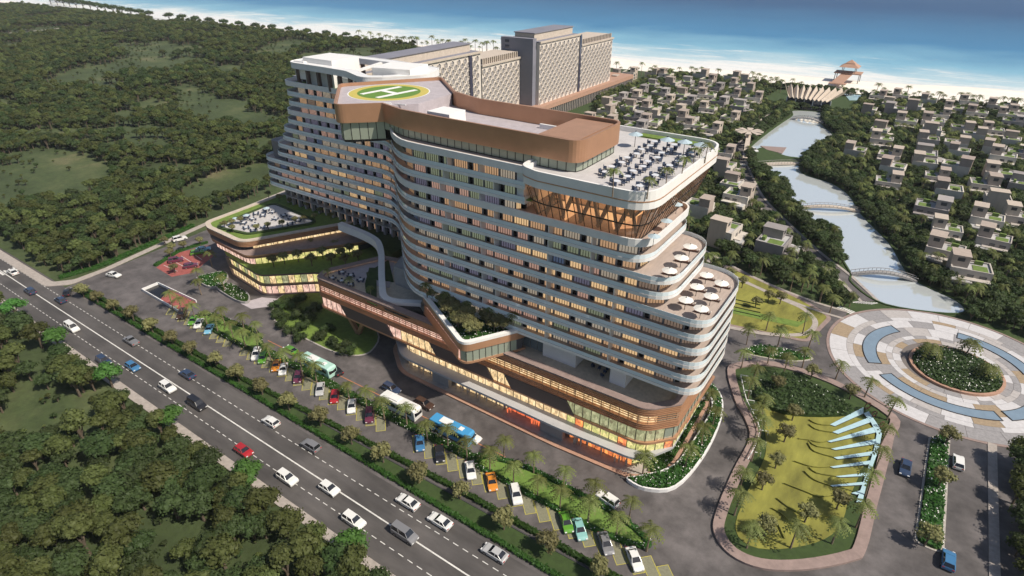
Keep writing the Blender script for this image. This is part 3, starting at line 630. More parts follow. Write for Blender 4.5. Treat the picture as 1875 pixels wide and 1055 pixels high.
def pk3(p, i): return ('lit_pink' if p[0] < -62 else 'lit_shop') if p[0] < -24 else 'penthouse_glass'
panes(offs(UPg, .35), 4.3, 6.15, pk1, vis=lambda p: p[0] > -86 and (p[1] < 76.6 or (p[0] > -24 and p[1] < 93)))
panes(offs(UP, .35), 6.6, 9.3, pk2, vis=visP)
panes(offs(UP, .35), 10.7, 12.3, pk3, vis=visP)
pp(MB().prism(offs(UP, .6), 6.2, 12.4, 0), 'inner_wall', 'core_wall')
pp(MB().prism(UP, 6.1, 6.58, 0), 'edge_band', 'copper')
for zz in (9.3, 9.75, 10.15, 10.5): pp(MB().ribbon(UP, zz, zz + .17, .5, True), 'louvre', 'copper')
for zz in (10.95, 11.45, 11.9): pp(MB().ribbon(offs(UP, .05), zz, zz + .07, .2, True), 'louvre', 'copper')
for zz in (12.35, 12.75, 13.15, 13.5): pp(MB().ribbon(UP, zz, zz + .19, .5, True), 'louvre', 'copper')
pp(MB().ribbon(UP, 13.86, 14.15, 1.5, True), 'roof_edge', 'pink_stone')
pp(MB().ribbon(offs(UP, .3), 9.5, 13.9, .2, True), 'backing_wall', 'copper_dark') if False else None
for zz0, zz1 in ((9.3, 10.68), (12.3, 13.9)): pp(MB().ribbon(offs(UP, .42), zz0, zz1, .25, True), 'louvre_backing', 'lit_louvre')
pp(MB().prism(offs(UP, .62), 12.3, 13.3, 0), 'roof_deck', 'deck_tan')
def para(x0, x1, s=1.7):
    mb = MB(); mb.prism([(0, 0), (1, 0), (1, 1), (0, 1)], 0, 0); mb = MB()
    q = [(x0, 6.58), (x1 + s, 6.58), (x1, 9.32), (x0 - s, 9.32)]
    mb.face([(x, 74.86, z) for x, z in q]); mb.face([(x, 75.16, z) for x, z in reversed(q)])
    for i in range(4):
        a, b = q[i], q[(i + 1) % 4]; mb.face([(a[0], 74.86, a[1]), (b[0], 74.86, b[1]), (b[0], 75.16, b[1]), (a[0], 75.16, a[1])])
    pp(mb, 'solid_panel', 'brown_panel')
para(-97.5, -84.5); para(-70.5, -57.5); para(-51.5, -39.5)
pp(MB().prism([(-106, 75.6), (-86, 75.6), (-86, 90), (-101.5, 90)], 5.9, 6.12), 'soffit', 'brown_panel')
vc = MB(); vc.bar((-98, 78, 0), (-101.8, 78, 6), .9, .9); vc.bar((-98, 78, 0), (-94.6, 78, 6), .9, .9); pp(vc, 'prop_column', 'copper')
# triangular roof garden prow
PR = ccw(rpoly([(-75.5, 77.6), (-57.6, 68.0, 2.2), (-51.8, 77.4, 1.2), (-51, 79), (-75, 79)]))
prow = thing('roof_garden_prow', 'triangular planted roof garden jutting out between tower and retail podium', 'building wing', (-60, 74, 0))
def gp(mb, name, mats, **kw): return hp(mb, name, mats, prow, **kw)
gp(MB().prism(PR, 13.7, 14.1, 0), 'edge_band', 'copper'); gp(MB().ribbon(PR, 16.5, 18.3, .35, True), 'parapet_band', 'copper')
gp(MB().ribbon(offs(PR, -.06), 18.0, 18.55, .9, True), 'parapet_cap', 'white_panel'); gp(MB().prism(offs(PR, .5), 14.1, 17.7, 0, 1), 'inner_wall', ['core_wall', 'soil'])
panes(offs(PR, .2), 14.1, 16.5, lambda p, i: 'penthouse_glass' if p[0] > -59 else 'lit_pink', vis=lambda p: p[1] < 77.3, step=1.25, host=gp)
lv = MB()
A0, B0 = Vector((-75.2, 77.4)), Vector((-58.9, 68.7))
for i in range(46):
    t = (i + .5) / 46; p = A0.lerp(B0, t); q = A0.lerp(B0, min(1, t + .05)); lv.bar((p.x - .1, p.y - .12, 14.1), (q.x - .1, q.y - .12, 16.6), .16, .2)
gp(lv, 'slanted_louvre', 'copper', kind='stuff')
# ================================================================== LEFT PAVILION (annex)
ann = thing('garden_pavilion', 'low curved pavilion with lit glazing, copper bands and white roof terrace', 'pavilion building', (-140, 90, 0))
def ap(mb, name, mats, **kw): return hp(mb, name, mats, ann, **kw)
RT = ccw(rpoly([(-162.5, 81, 5), (-158, 79.2, 6), (-141.5, 78.4, 5), (-127.5, 104, 2), (-128, 112), (-164, 112, 3)]))
LP = ccw(rpoly([(-161, 81, 5), (-157, 79, 6), (-138.2, 77.6, 5), (-120.5, 100.5, 4), (-118, 110), (-163, 112, 3)]))
TP = ccw(rpoly([(-157, 81.5, 3), (-150, 78.4, 3), (-132.2, 76.2, 5), (-121.5, 85.4, 4), (-106.5, 92.5, 3), (-111, 102), (-128, 108), (-157, 108)]))
TP2 = offs(TP, .25)
visA = lambda p: p[1] < 94 and p[0] < -107 or p[0] < -150
panes(offs(TP, .8), .3, 2.9, lambda p, i: 'lit_pink' if p[0] > -136 and i % 3 else 'lit_shop', vis=visA, host=ap, step=1.6)
panes(offs(TP, .8), 3.3, 5.9, lambda p, i: ['lit_gold', 'lit_green', 'lit_shop'][i % 3], vis=visA, host=ap, step=1.6)
panes(offs(LP, 1.0), 6.5, 8.7, lambda p, i: 'lit_pink' if p[0] < -139 else 'lit_gold', vis=lambda p: p[1] < 100 and p[0] < -119, host=ap, step=1.6)
panes(offs(RT, 1.2), 9.6, 10.9, lambda p, i: 'lit_shop', vis=lambda p: p[1] < 104 and p[0] > -142 and p[0] < -120, host=ap, step=1.6)
ap(MB().prism(offs(TP, 1.0), 0, 6, 0), 'inner_wall', 'core_wall'); ap(MB().prism(offs(TP, .3), -.02, .3, 0), 'base_band', 'pink_stone')
ap(MB().ribbon(TP, 2.9, 3.3, .9, True), 'edge_band', 'brown_panel'); ap(MB().prism(TP, 5.9, 6.4, 0, 1), 'terrace_slab', ['brown_panel', 'lawn'])
ap(MB().prism(offs(LP, 1.3), 6.4, 9, 0), 'inner_wall', 'core_wall')
for zz, m_ in ((8.55, 'copper'), (8.9, 'copper')): ap(MB().ribbon(offs(LP, .1), zz, zz + .16, .8, True), 'louvre', m_)
ap(MB().prism(LP, 9.15, 9.55, 0, 1), 'terrace_slab', ['copper', 'pink_stone'])
ap(MB().prism(offs(RT, 1.4), 9.5, 11.9, 0), 'inner_wall', 'core_wall')
for zz in (10.7, 11.1, 11.5, 11.9): ap(MB().ribbon(RT, zz, zz + .26, .5, True), 'louvre', 'copper')
ap(MB().ribbon(offs(RT, .35), 10.6, 12.2, .3, True), 'louvre_backing', 'copper_dark')
ap(MB().prism(offs(RT, .3), 11.7, 12.15, 0), 'roof_deck', 'lawn'); ap(MB().ribbon(RT, 12.1, 12.45, 1.4, True), 'roof_edge', 'stone_beige')
DIA = ccw(rpoly([(*G(400, 416, 12.2), 1.5), (*G(456, 428, 12.2), 2), (*G(580, 408, 12.2), 2), (*G(500, 374, 12.2), 2)]))
ap(MB().prism(DIA, 12.1, 12.3, 0), 'roof_terrace', 'deck_pale'); ap(MB().ribbon(DIA, 12.1, 12.55, -.9, True), 'terrace_border', 'lawn_dark')
# deck behind the pavilion and the ribbon walk
RB = smooth(GS((618, 409), (673, 432), (691, 454), (693, 513), (703, 548), (770, 556), z=14.3))
rw = MB(); rw.ribbon(RB, 12.2, 14.3, 1.5, False); o = rw.build('ribbon_walk', 'white_panel'); tag(o, 'pale curving elevated walkway hugging the foot of the hotel tower', 'walkway')
ap(MB().prism([(-128, 104), (-113, 100), (-104, 97), (-104, 108), (-128, 112)], 10, 12.1), 'planted_deck', 'lawn_dark')
pp(MB().prism([(-106, 80), (-98, 80), (-90, 82), (-98, 92), (-103, 91.6)], 13.2, 13.4), 'nose_terrace', 'deck_lilac')
pp(MB().prism([(-99.5, 84), (-97, 82), (-91, 84.5), (-100, 92)], 13.3, 13.5), 'planting_bed', 'lawn_dark')
pp(MB().prism(GS((700, 556), (768, 561), (787, 588), (742, 581), (704, 566), z=13.5), 13.3, 13.5), 'dark_well_sheet', 'black_opening')  # black sheet on the deck; the dark of the void is painted in
pp(MB().prism(GS((676, 490), (689, 490), (690, 560), (672, 552), (668, 520), z=13.5), 13.3, 13.48), 'planting_bed', 'lawn_dark')
# ================================================================== PLANT PROTOTYPES
def blob_leaves(mb, rng, c, r, n, size, mi=0, sq=.85, coremi=None):
    c = Vector(c)
    if coremi is not None:
        k = .72 * r; base = len(mb.v); t = (1 + 5 ** .5) / 2
        for v in ((-1, t, 0), (1, t, 0), (-1, -t, 0), (1, -t, 0), (0, -1, t), (0, 1, t), (0, -1, -t), (0, 1, -t), (t, 0, -1), (t, 0, 1), (-t, 0, -1), (-t, 0, 1)):
            q = Vector(v).normalized() * k * rng.uniform(.85, 1.1); mb.v.append((c.x + q.x, c.y + q.y, c.z + q.z * sq))
        for f in ((0, 11, 5), (0, 5, 1), (0, 1, 7), (0, 7, 10), (0, 10, 11), (1, 5, 9), (5, 11, 4), (11, 10, 2), (10, 7, 6), (7, 1, 8), (3, 9, 4), (3, 4, 2), (3, 2, 6), (3, 6, 8), (3, 8, 9), (4, 9, 5), (2, 4, 11), (6, 2, 10), (8, 6, 7), (9, 8, 1)):
            mb.f.append(tuple(base + i for i in f)); mb.m.append(coremi)
    for _ in range(n):
        while True:
            d = Vector((rng.uniform(-1, 1), rng.uniform(-1, 1), rng.uniform(-.75, 1)))
            if .05 < d.length < 1: break
        d.normalize(); p = c + Vector((d.x, d.y, d.z * sq)) * r * rng.uniform(.72, 1.1)
        nrm = (d + Vector((rng.uniform(-.7, .7), rng.uniform(-.7, .7), rng.uniform(-.3, .8)))).normalized()
        u = nrm.cross(Vector((rng.uniform(-1, 1), rng.uniform(-1, 1), rng.uniform(-1, 1)))).normalized(); v = nrm.cross(u); s = size * rng.uniform(.6, 1.3)
        mb.face([p + u * s * .5, p + v * s * .32, p - u * s * .5, p - v * s * .32], mi)
def tree_meshes(seed, h=5.6, cr=2.5, nb=11, leaf=.5, nl=85, lm='leaf_wood', trunk_h=.45, sq=.8, spread=1.0):
    rng = random.Random(seed); tm = MB(); cm = MB(); th = h * trunk_h
    tm.tube([(0, 0, -.1), (rng.uniform(-.1, .1), rng.uniform(-.1, .1), th * .6), (rng.uniform(-.2, .2), rng.uniform(-.2, .2), th * 1.2)], [.2 * h / 5, .15 * h / 5, .09 * h / 5], 6)
    for i in range(nb):
        a = i * 2.4 + rng.uniform(-.4, .4); rr = cr * math.sqrt((i + .3) / nb) * .72 * spread; br = cr * rng.uniform(.34, .52)
        z = h - br * .8 - (rr / cr) ** 2 * h * .30 - rng.uniform(0, .12) * h
        z = max(z, th * .75 + br * .4); c = (rr * math.cos(a), rr * math.sin(a), z)
        blob_leaves(cm, rng, c, br, nl, leaf, 0, sq, 0)
        if i % 2 == 0: tm.tube([(0, 0, th * .7), (c[0] * .5, c[1] * .5, (th + z) / 2), (c[0] * .85, c[1] * .85, z - br * .3)], [.1 * h / 5, .07 * h / 5, .03 * h / 5], 5)
    return tm, cm
def tree_proto(name, label, lm, seed, **kw):
    tm, cm = tree_meshes(seed, lm=lm, **kw); t = thing(name, label, 'tree', (0, 0, -500)); tm.build('trunk', 'bark', t); cm.build('crown', lm, t); return t
def solid_proto(seed, lm, coll, name, **kw):
    tm, cm = tree_meshes(seed, lm=lm, **kw); n = len(cm.v); cm.v += tm.v; cm.f += [tuple(i + n for i in f) for f in tm.f]; cm.m += [1] * len(tm.f)
    me = bpy.data.meshes.new(name); me.from_pydata(cm.v, [], cm.f); me.materials.append(M[lm]); me.materials.append(M['bark']); me.polygons.foreach_set('material_index', cm.m)
    o = bpy.data.objects.new(name, me); coll.objects.link(o); return o
def palm_meshes(seed, h=4.6, nf=15, fl=1.9, droop=1.0, lean=.25):
    rng = random.Random(seed); tm = MB(); cm = MB(); lx, ly = rng.uniform(-lean, lean), rng.uniform(-lean, lean)
    tm.tube([(0, 0, -.1), (lx * .3, ly * .3, h * .4), (lx, ly, h)], [.17, .12, .09], 6); top = Vector((lx, ly, h))
    for i in range(nf):
        a = i * 2 * math.pi / nf * 1.0 + rng.uniform(-.2, .2); el = rng.uniform(.1, 1.0); L = fl * rng.uniform(.85, 1.1); d = Vector((math.cos(a), math.sin(a), 0)); sd_ = Vector((-d.y, d.x, 0)); st = []
        for k in range(8):
            t = k / 7; st.append(top + d * (L * (t * (.85 + .15 * (1 - el)))) + Vector((0, 0, L * (el * .75 * t - droop * .85 * t * t))))
        for k in range(7):
            w_ = .36 * math.sin(math.pi * min(1, (k + 1.2) / 8.5)) * fl / 1.9
            for s_ in (-1, 1):
                tip = st[k] * .35 + st[k + 1] * .65 + sd_ * s_ * w_ * 1.25 + Vector((0, 0, -w_ * .55)) + d * .12
                cm.face([st[k], st[k] * .25 + st[k + 1] * .75, tip])
        for k in range(7): cm.face([st[k] + sd_ * .03, st[k + 1] + sd_ * .02, st[k + 1] - sd_ * .02, st[k] - sd_ * .03])
    for k in range(10):
        a = rng.uniform(0, 6.28); cm.face([top, top + Vector((math.cos(a) * .12, math.sin(a) * .12, -.1)), top + Vector((math.cos(a + .5) * .4, math.sin(a + .5) * .4, -.8))])
    return tm, cm
def palm_proto(seed, label, **kw):
    tm, cm = palm_meshes(seed, **kw); t = thing('palm_tree', label, 'palm tree', (0, 0, -500)); tm.build('trunk', 'palm_bark', t); cm.build('crown', 'leaf_palm', t); return t
class Pool:           # prototypes used once themselves, then copied
    def __init__(s, protos): s.p = protos; s.used = [False] * len(protos)
    def put(s, i, loc, rz, sc, label, group):
        i %= len(s.p); r = s.p[i]
        if not s.used[i]:
            s.used[i] = True; r.location = loc; r.rotation_euler = (0, 0, rz); r.scale = (sc,) * 3 if isinstance(sc, (int, float)) else sc; r['label'] = label; r['group'] = group; return r
        return dup(r, loc, rz, sc, label, group)
    def done(s):
        for u, r in zip(s.used, s.p):
            if not u:
                for c in list(r.children): bpy.data.objects.remove(c)
                bpy.data.objects.remove(r)
def scatter(name, pts, coll, label, cat):
    me = bpy.data.meshes.new(name); me.from_pydata([p[:3] for p in pts], [], [])
    for an, ty, ix in (('scl', 'FLOAT', 3), ('rot', 'FLOAT', 4)):
        at = me.attributes.new(an, ty, 'POINT'); at.data.foreach_set('value', [p[ix] for p in pts])
    at = me.attributes.new('idx', 'INT', 'POINT'); at.data.foreach_set('value', [p[5] for p in pts])
    o = bpy.data.objects.new(name, me); COL.objects.link(o); o['kind'] = 'stuff'; o['label'] = label; o['category'] = cat
    ng = bpy.data.node_groups.new(name, 'GeometryNodeTree'); ng.interface.new_socket('Geometry', in_out='INPUT', socket_type='NodeSocketGeometry'); ng.interface.new_socket('Geometry', in_out='OUTPUT', socket_type='NodeSocketGeometry')
    N = ng.nodes; gi = N.new('NodeGroupInput'); go = N.new('NodeGroupOutput'); ip = N.new('GeometryNodeInstanceOnPoints'); ci = N.new('GeometryNodeCollectionInfo')
    ci.inputs['Collection'].default_value = coll; ci.inputs['Separate Children'].default_value = True; ci.inputs['Reset Children'].default_value = True
    def attr(nm, ty): a = N.new('GeometryNodeInputNamedAttribute'); a.data_type = ty; a.inputs[0].default_value = nm; return a.outputs[0]
    cb = N.new('ShaderNodeCombineXYZ'); er = N.new('FunctionNodeEulerToRotation'); l = ng.links.new
    l(gi.outputs[0], ip.inputs['Points']); l(ci.outputs[0], ip.inputs['Instance']); ip.inputs['Pick Instance'].default_value = True; l(attr('idx', 'INT'), ip.inputs['Instance Index'])
    l(attr('rot', 'FLOAT'), cb.inputs[2]); l(cb.outputs[0], er.inputs[0]); l(er.outputs[0], ip.inputs['Rotation']); l(attr('scl', 'FLOAT'), ip.inputs['Scale']); l(ip.outputs[0], go.inputs[0])
    md = o.modifiers.new('scatter', 'NODES'); md.node_group = ng; return o
def hedge(name, label, cat, path, wd, h, dens=16, flowers=0, closed=False, lm='leaf_hedge', leaf=.26, group=None, z0=0.0, fs=.11):
    rng = random.Random(len(label) * 7 + int(path[0][0] * 10)); c = path; mb = MB(); hw = wd / 2
    mb.ribbon(offs(c, -hw * .8, closed), z0, z0 + h * .82, wd * .8, closed, 0)
    q = list(c) + ([c[0]] if closed else [])
    for i in range(len(q) - 1):
        a, b = Vector(q[i]), Vector(q[i + 1]); L = (b - a).length
        if L < 1e-4: continue
        t = (b - a) / L; n = Vector((-t.y, t.x))
        for _ in range(int(L * (wd + 2 * h) * dens) + 1):
            s = rng.uniform(0, L); side = rng.choice((0, 0, 1, -1)); 
            if side == 0: o, z = rng.uniform(-hw, hw), z0 + h * rng.uniform(.8, 1.12)
            else: o, z = side * hw * rng.uniform(.85, 1.1), z0 + rng.uniform(.05, 1) * h
            p = Vector((a.x + t.x * s + n.x * o, a.y + t.y * s + n.y * o, z)); nr = Vector((n.x * side, n.y * side, .9 if side == 0 else .5)) + Vector((rng.uniform(-.7, .7), rng.uniform(-.7, .7), rng.uniform(-.3, .5)))
            nr.normalize(); u = nr.cross(Vector((rng.uniform(-1, 1), rng.uniform(-1, 1), rng.uniform(-1, 1)))).normalized(); v = nr.cross(u); f = rng.random() < flowers; sz = fs * rng.uniform(.7, 1.3) if f else leaf * rng.uniform(.6, 1.3)
            if f: p.z += .06
            mb.face([p + u * sz, p + v * sz * (.9 if f else .55), p - u * sz, p - v * sz * (.9 if f else .55)], 1 if f else 0)
    return tag(mb.build(name, [lm, 'flower_white']), label, cat, group)
def shrubbed(name, label, cat, poly, h, dens=10, flowers=.1, lm='leaf_hedge', leaf=.3, z0=0.0, group=None, fs=.12, mound=0):
    rng = random.Random(len(label) * 13 + int(abs(poly[0][0]) * 10)); P = ccw(poly); mb = MB(); mb.prism(offs(P, .12), z0 - .02, z0 + h * .5, 0)
    xs = [p[0] for p in P]; ys = [p[1] for p in P]; cx_, cy_ = sum(xs) / len(xs), sum(ys) / len(ys); RR = max(math.dist(p, (cx_, cy_)) for p in P)
    for _ in range(int((max(xs) - min(xs)) * (max(ys) - min(ys)) * dens)):
        x, y = rng.uniform(min(xs), max(xs)), rng.uniform(min(ys), max(ys))
        if not inside(x, y, P): continue
        lump = .5 + .5 * math.sin(x * 2.3 + math.sin(y * 1.7)) * math.sin(y * 2.1 + x * .6); m_ = mound * (1 - (math.dist((x, y), (cx_, cy_)) / RR) ** 2)
        p = Vector((x, y, z0 + h * (.5 + .5 * lump) * rng.uniform(.7, 1.1) + m_)); nr = Vector((rng.uniform(-.8, .8), rng.uniform(-.8, .8), 1)).normalized()
        u = nr.cross(Vector((rng.uniform(-1, 1), rng.uniform(-1, 1), .2))).normalized(); v = nr.cross(u); f = rng.random() < flowers; sz = fs * rng.uniform(.7, 1.4) if f else leaf * rng.uniform(.6, 1.3)
        if f: p.z += .1
        mb.face([p + u * sz, p + v * sz * (.9 if f else .55), p - u * sz, p - v * sz * (.9 if f else .55)], 1 if f else 0)
    if mound:
        n = 24; pts = [(cx_ + (p[0] - cx_) * .95, cy_ + (p[1] - cy_) * .95) for p in P]
        for i in range(len(pts)): a, b = pts[i], pts[(i + 1) % len(pts)]; mb.face([(*a, z0 + .1), (*b, z0 + .1), (cx_, cy_, z0 + mound)], 0)
    return tag(mb.build(name, [lm, 'flower_white']), label, cat, group)

# ================================================================== GARDENS AND BEDS
# roadside hedge strip between the road and the car park
kerbed('verge', rpoly([(-178, 49.0), (24, 49.4, 1), (24, 54.6, 1), (-100, 51.8), (-178.5, 51.2, 1)]), .1, 'lawn_dark', 'dark_kerb', .25, .18)
hedge('hedge', 'low clipped green hedge along the kerb of the main road', 'hedge', resample([(-177, 49.55), (10, 49.75)], 6), .9, .6, 12)
hedge('hedge', 'low clipped green hedge between roadside trees and car park', 'hedge', resample([(-176, 51.0), (-112, 51.3), (-85, 52.6), (-50, 54.1), (10, 54.6)], 6), 1.0, .7, 12)
# flowering hedge with lawns at both ends
LW1 = smooth(GS((361, 583), (388, 580), (425, 594), (466, 612), (474, 640), (455, 636), (420, 618), (385, 598)), True, 4)
LW2 = smooth(GS((868, 845), (890, 842), (960, 860), (1050, 905), (1130, 950), (1175, 988), (1172, 996), (1110, 975), (1000, 918), (915, 872)), True, 4)
for L_, nm in ((LW1, 'far'), (LW2, 'near')):
    struct(MB().prism(L_, -.02, .12).build('lawn', 'lawn_bright'))
hedge('flower_hedge', 'white flowering hedge ringing the bright lawn near the pavilion', 'hedge', offs(ccw(LW1), -.5), .9, .6, 16, .10, True, fs=.09)
hedge('flower_hedge', 'white flowering hedge ringing the bright lawn nearest the camera', 'hedge', offs(ccw(LW2), -.5), .9, .6, 16, .10, True, fs=.09)
hedge('flower_hedge', 'long white flowering hedge between car park and shop drive', 'hedge', resample([G(470, 636), (-97, 61), (-70, 60.9), G(880, 847)], 3), 1.7, .7, 16, .10, fs=.09)
# island under the bridge wing
ISL = smooth(GS((498, 578), (515, 598), (560, 622), (613, 646), (656, 652), (684, 640), (692, 606), (640, 545), (560, 530), (510, 545)), True, 4)
kerbed('garden_island', ISL, .1, 'lawn')
for i, (x, y, r) in enumerate(((505, 575, 1.5), (520, 590, 1.6), (540, 575, 1.8), (555, 600, 1.7), (590, 615, 1.4), (610, 628, 1.4), (630, 635, 1.5), (645, 640, 1.3), (530, 560, 1.8), (550, 545, 1.9), (575, 565, 1.8), (600, 600, 1.3), (560, 580, 1.5), (510, 560, 1.6), (530, 605, 1.2), (548, 615, 1.2))):
    p = G(x, y + 8); rng = random.Random(i); mb = MB(); r *= 1.3
    for k in range(5): blob_leaves(mb, rng, (rng.uniform(-.7, .7) * r, rng.uniform(-.7, .7) * r, r * rng.uniform(.4, .95)), r * .62, 90, .34, 0, .9, 0)
    o = mb.build('shrub', 'leaf_dark' if i % 2 else 'leaf_wood', loc=(p[0], p[1], .05)); tag(o, 'rounded dark green shrub on the island under the bridge wing', 'shrub', 'shrubs on the island under the bridge wing')
# flower beds at the pavilion
B1 = smooth(GS((360, 512), (380, 505), (412, 500), (418, 512), (400, 528), (378, 527)), True, 3); B2 = smooth(GS((395, 528), (425, 523), (455, 540), (455, 556), (432, 553)), True, 3)
for b_, l_ in ((B1, 'white flower bed in raised kerb near the red car bays'), (B2, 'white flower bed in raised kerb at the pavilion corner')):
    struct(MB().ribbon(ccw(b_), -.02, .7, .25, True).build('planter_wall', 'grey_wall')); shrubbed('flower_bed', l_, 'flower bed', offs(ccw(b_), .25), .8, 12, .14, z0=.2)
struct(MB().prism(GS((440, 556), (480, 545), (510, 548), (490, 562), (460, 566)), -.02, .1).build('entrance_step', 'deck_lilac'))
# red car bays
struct(MB().prism(GS((286, 490), (330, 462), (384, 449), (390, 470), (352, 500), (314, 507)), -.01, .03).build('car_bay_paving', 'red_paving'))
mk = MB()
for i in range(5): a, b = G(300 + i * 16, 486 - i * 8.5), G(325 + i * 15, 497 - i * 7); mk.bar((*a, .035), (*b, .035), .14, .01)
struct(mk.build('bay_marking', 'paint_white'))
hedge('hedge', 'short dark hedge behind the red paved car bays', 'hedge', resample(GS((284, 488), (330, 460), (380, 445)), 3), 1.0, .7, 12)
hedge('hedge', 'long low hedge along the forest edge of the side road', 'hedge', resample([(-188, 50), (-186, 60), (-192, 92)], 3), 1.6, .8, 12)
# ramp to the basement
rp = GS((261, 533), (290, 521), (360, 554), (331, 574))
ramp = thing('basement_ramp', 'sunken red ramp with low white walls going under the forecourt', 'ramp', (-152, 61.5, 0))
for i in range(4):
    a, b = rp[i], rp[(i + 1) % 4]
    if i == 2: continue
    m_ = MB(); m_.bar((*a, .35), (*b, .35), .22, .8); hp(m_, 'ramp_wall', 'fascia', ramp)
m_ = MB(); m_.face([(*rp[0], .012), (*rp[3], .012), (*rp[2], .012), (*rp[1], .012)]); hp(m_, 'ramp_surface', 'red_paving', ramp)
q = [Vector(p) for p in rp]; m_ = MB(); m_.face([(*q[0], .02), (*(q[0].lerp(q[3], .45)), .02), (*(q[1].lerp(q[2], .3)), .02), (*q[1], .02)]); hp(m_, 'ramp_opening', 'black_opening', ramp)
# corner flower bed round the podium
CB = smooth([(-25.5, 72.2), (-22, 71.9), (-17.8, 75.2), (-16.2, 85), (-16.6, 96), (-18.6, 103), (-22, 106.2), (-23, 104), (-19.4, 99), (-19.4, 84), (-20.5, 78.5), (-24, 74)], True, 4)
struct(MB().ribbon(ccw(CB), -.02, .75, .3, True).build('planter_wall', 'fascia')); shrubbed('flower_bed', 'broad bed of glossy green plants and white flowers around the podium corner', 'flower bed', offs(ccw(CB), .3), 1.1, 16, .13, z0=.25, fs=.1)
# right-hand sunken garden
RG = smooth([(-20.7, 113.4), (-19.5, 117.2), (-13.1, 122.0), (-1.3, 122.7), (11.2, 117.4), (11.6, 110), (11.4, 100.7), (11, 90), (10.7, 80), (9.4, 77.0), (4, 71.5), (-1.5, 67.9), (-6.2, 67.5), (-9.6, 70.2), (-10.6, 75), (-10.9, 85), (-10.8, 94.6), (-13, 99.5), (-16.6, 104.6)], True, 4)
struct(MB().ribbon(ccw(RG), -.05, .42, 1.7, True).build('garden_wall', 'pink_stone')); RGi = offs(ccw(RG), 1.68)
struct(MB().prism(RGi, -.02, .12).build('garden_lawn', 'lawn_dark'))
OL = ccw(smooth([(-12.5, 108), (-6, 107), (0, 110), (6, 112.5), (8.8, 108), (7.8, 98), (7, 90), (6.5, 82), (3, 76), (-3, 71.2), (-6.8, 72.5), (-7.5, 80), (-7.2, 92), (-9.5, 100)], True, 4)); struct(MB().prism(OL, .1, .2).build('terraced_lawn', 'lawn_olive'))
def garden_px(x, y): return G(1480 + x / 4.395, 720 + y / 4.395)
stp = [[(0, 225), (50, 255), (110, 268), (170, 270)], [(0, 262), (60, 305), (185, 328)], [(-80, 380), (0, 390), (80, 408), (150, 400)], [(0, 400), (60, 440), (180, 458)], [(-10, 410), (40, 480), (200, 530)], [(-120, 560), (0, 600), (100, 610), (170, 605)], [(0, 610), (60, 655), (215, 684)], [(-40, 640), (40, 710), (170, 758)], [(-200, 740), (0, 818), (90, 850), (220, 830)], [(-260, 860), (-120, 960), (60, 1010), (180, 1000)], [(-300, 940), (-200, 1000), (-120, 1100)], [(-330, 990), (-260, 1050), (-200, 1180)]]
for i, s_ in enumerate(stp):
    pts = [garden_px(*q) for q in s_]; pts = [p for p in resample(smooth(pts), .8) if inside(p[0], p[1], RGi)]
    if len(pts) > 1:
        m_ = MB(); m_.ribbon(pts, .15, .52, .22, False, 0); struct(m_.build('terrace_step', 'lawn_olive'))
fins = [[(170, 265), (210, 278), (440, 175), (440, 125)], [(190, 325), (235, 340), (500, 245), (500, 200)], [(150, 400), (175, 408), (555, 325), (555, 275)], [(180, 460), (215, 470), (545, 420), (545, 380)], [(200, 530), (230, 545), (525, 510), (550, 475)], [(170, 605), (200, 615), (490, 585), (495, 555)], [(215, 682), (250, 690), (460, 680), (480, 652)], [(170, 755), (190, 765), (430, 752), (435, 728)], [(340, 818), (385, 830), (410, 822), (420, 795)], [(440, 175), (480, 160), (560, 275), (590, 330), (560, 470), (470, 720), (430, 890), (380, 890), (440, 720), (520, 480), (545, 340), (500, 250)]]
fo = thing('water_cascade', 'fan of tapering pale blue water channels on the olive terraced lawn', 'water feature', (5, 98, 0))
for f_ in fins:
    p = [garden_px(*q) for q in f_]; m_ = MB(); m_.prism(p, .15, .40 + .004 * fins.index(f_), 1, 0); hp(m_, 'water_channel', ['water_pale', 'dark_kerb'], fo)
mo = MB()
for (x, y, r) in ((465, 140, .75), (520, 200, .6), (580, 285, .6)):
    p = garden_px(x, y); n = 14
    for i in range(n):
        a, b = 2 * math.pi * i / n, 2 * math.pi * (i + 1) / n; mo.bar((p[0] + r * math.cos(a) * .6, p[1] + r * math.cos(a) * .6, .5 + r + r * math.sin(a)), (p[0] + r * math.cos(b) * .6, p[1] + r * math.cos(b) * .6, .5 + r + r * math.sin(b)), .16, .16)
hp(mo, 'ring_sculpture', 'copper_dark', fo)
shrubbed('shrub_bed', 'dark glossy shrub bed in the upper corner of the terraced garden', 'shrub bed', smooth([(-13.5, 108), (-12, 117), (-6, 118.5), (2, 115.5), (4, 112.5), (-3, 107), (-9, 105)], True, 3), 1.6, 11, .03, 'leaf_dark', z0=.1)
tr = MB(); e0 = [p for p in smooth([(-17.5, 112), (-14.2, 104.5), (-9.6, 97), (-9.4, 88)])]
for i in range(0, len(e0) - 1, 2):
    a, b = e0[i], e0[min(i + 2, len(e0) - 1)]; tr.bar((*a, 1.1), (*b, 1.1), .12, .12); tr.bar((*a, 0), (*a, 1.1), .12, .12); tr.bar((*a, 1.1), (a[0] + 1.4, a[1] + .5, 1.1), .1, .1); tr.bar((a[0] + 1.4, a[1] + .5, 0), (a[0] + 1.4, a[1] + .5, 1.1), .1, .1)
tag(tr.build('garden_trellis', 'fascia'), 'low white trellis frame along the curving garden path', 'trellis')
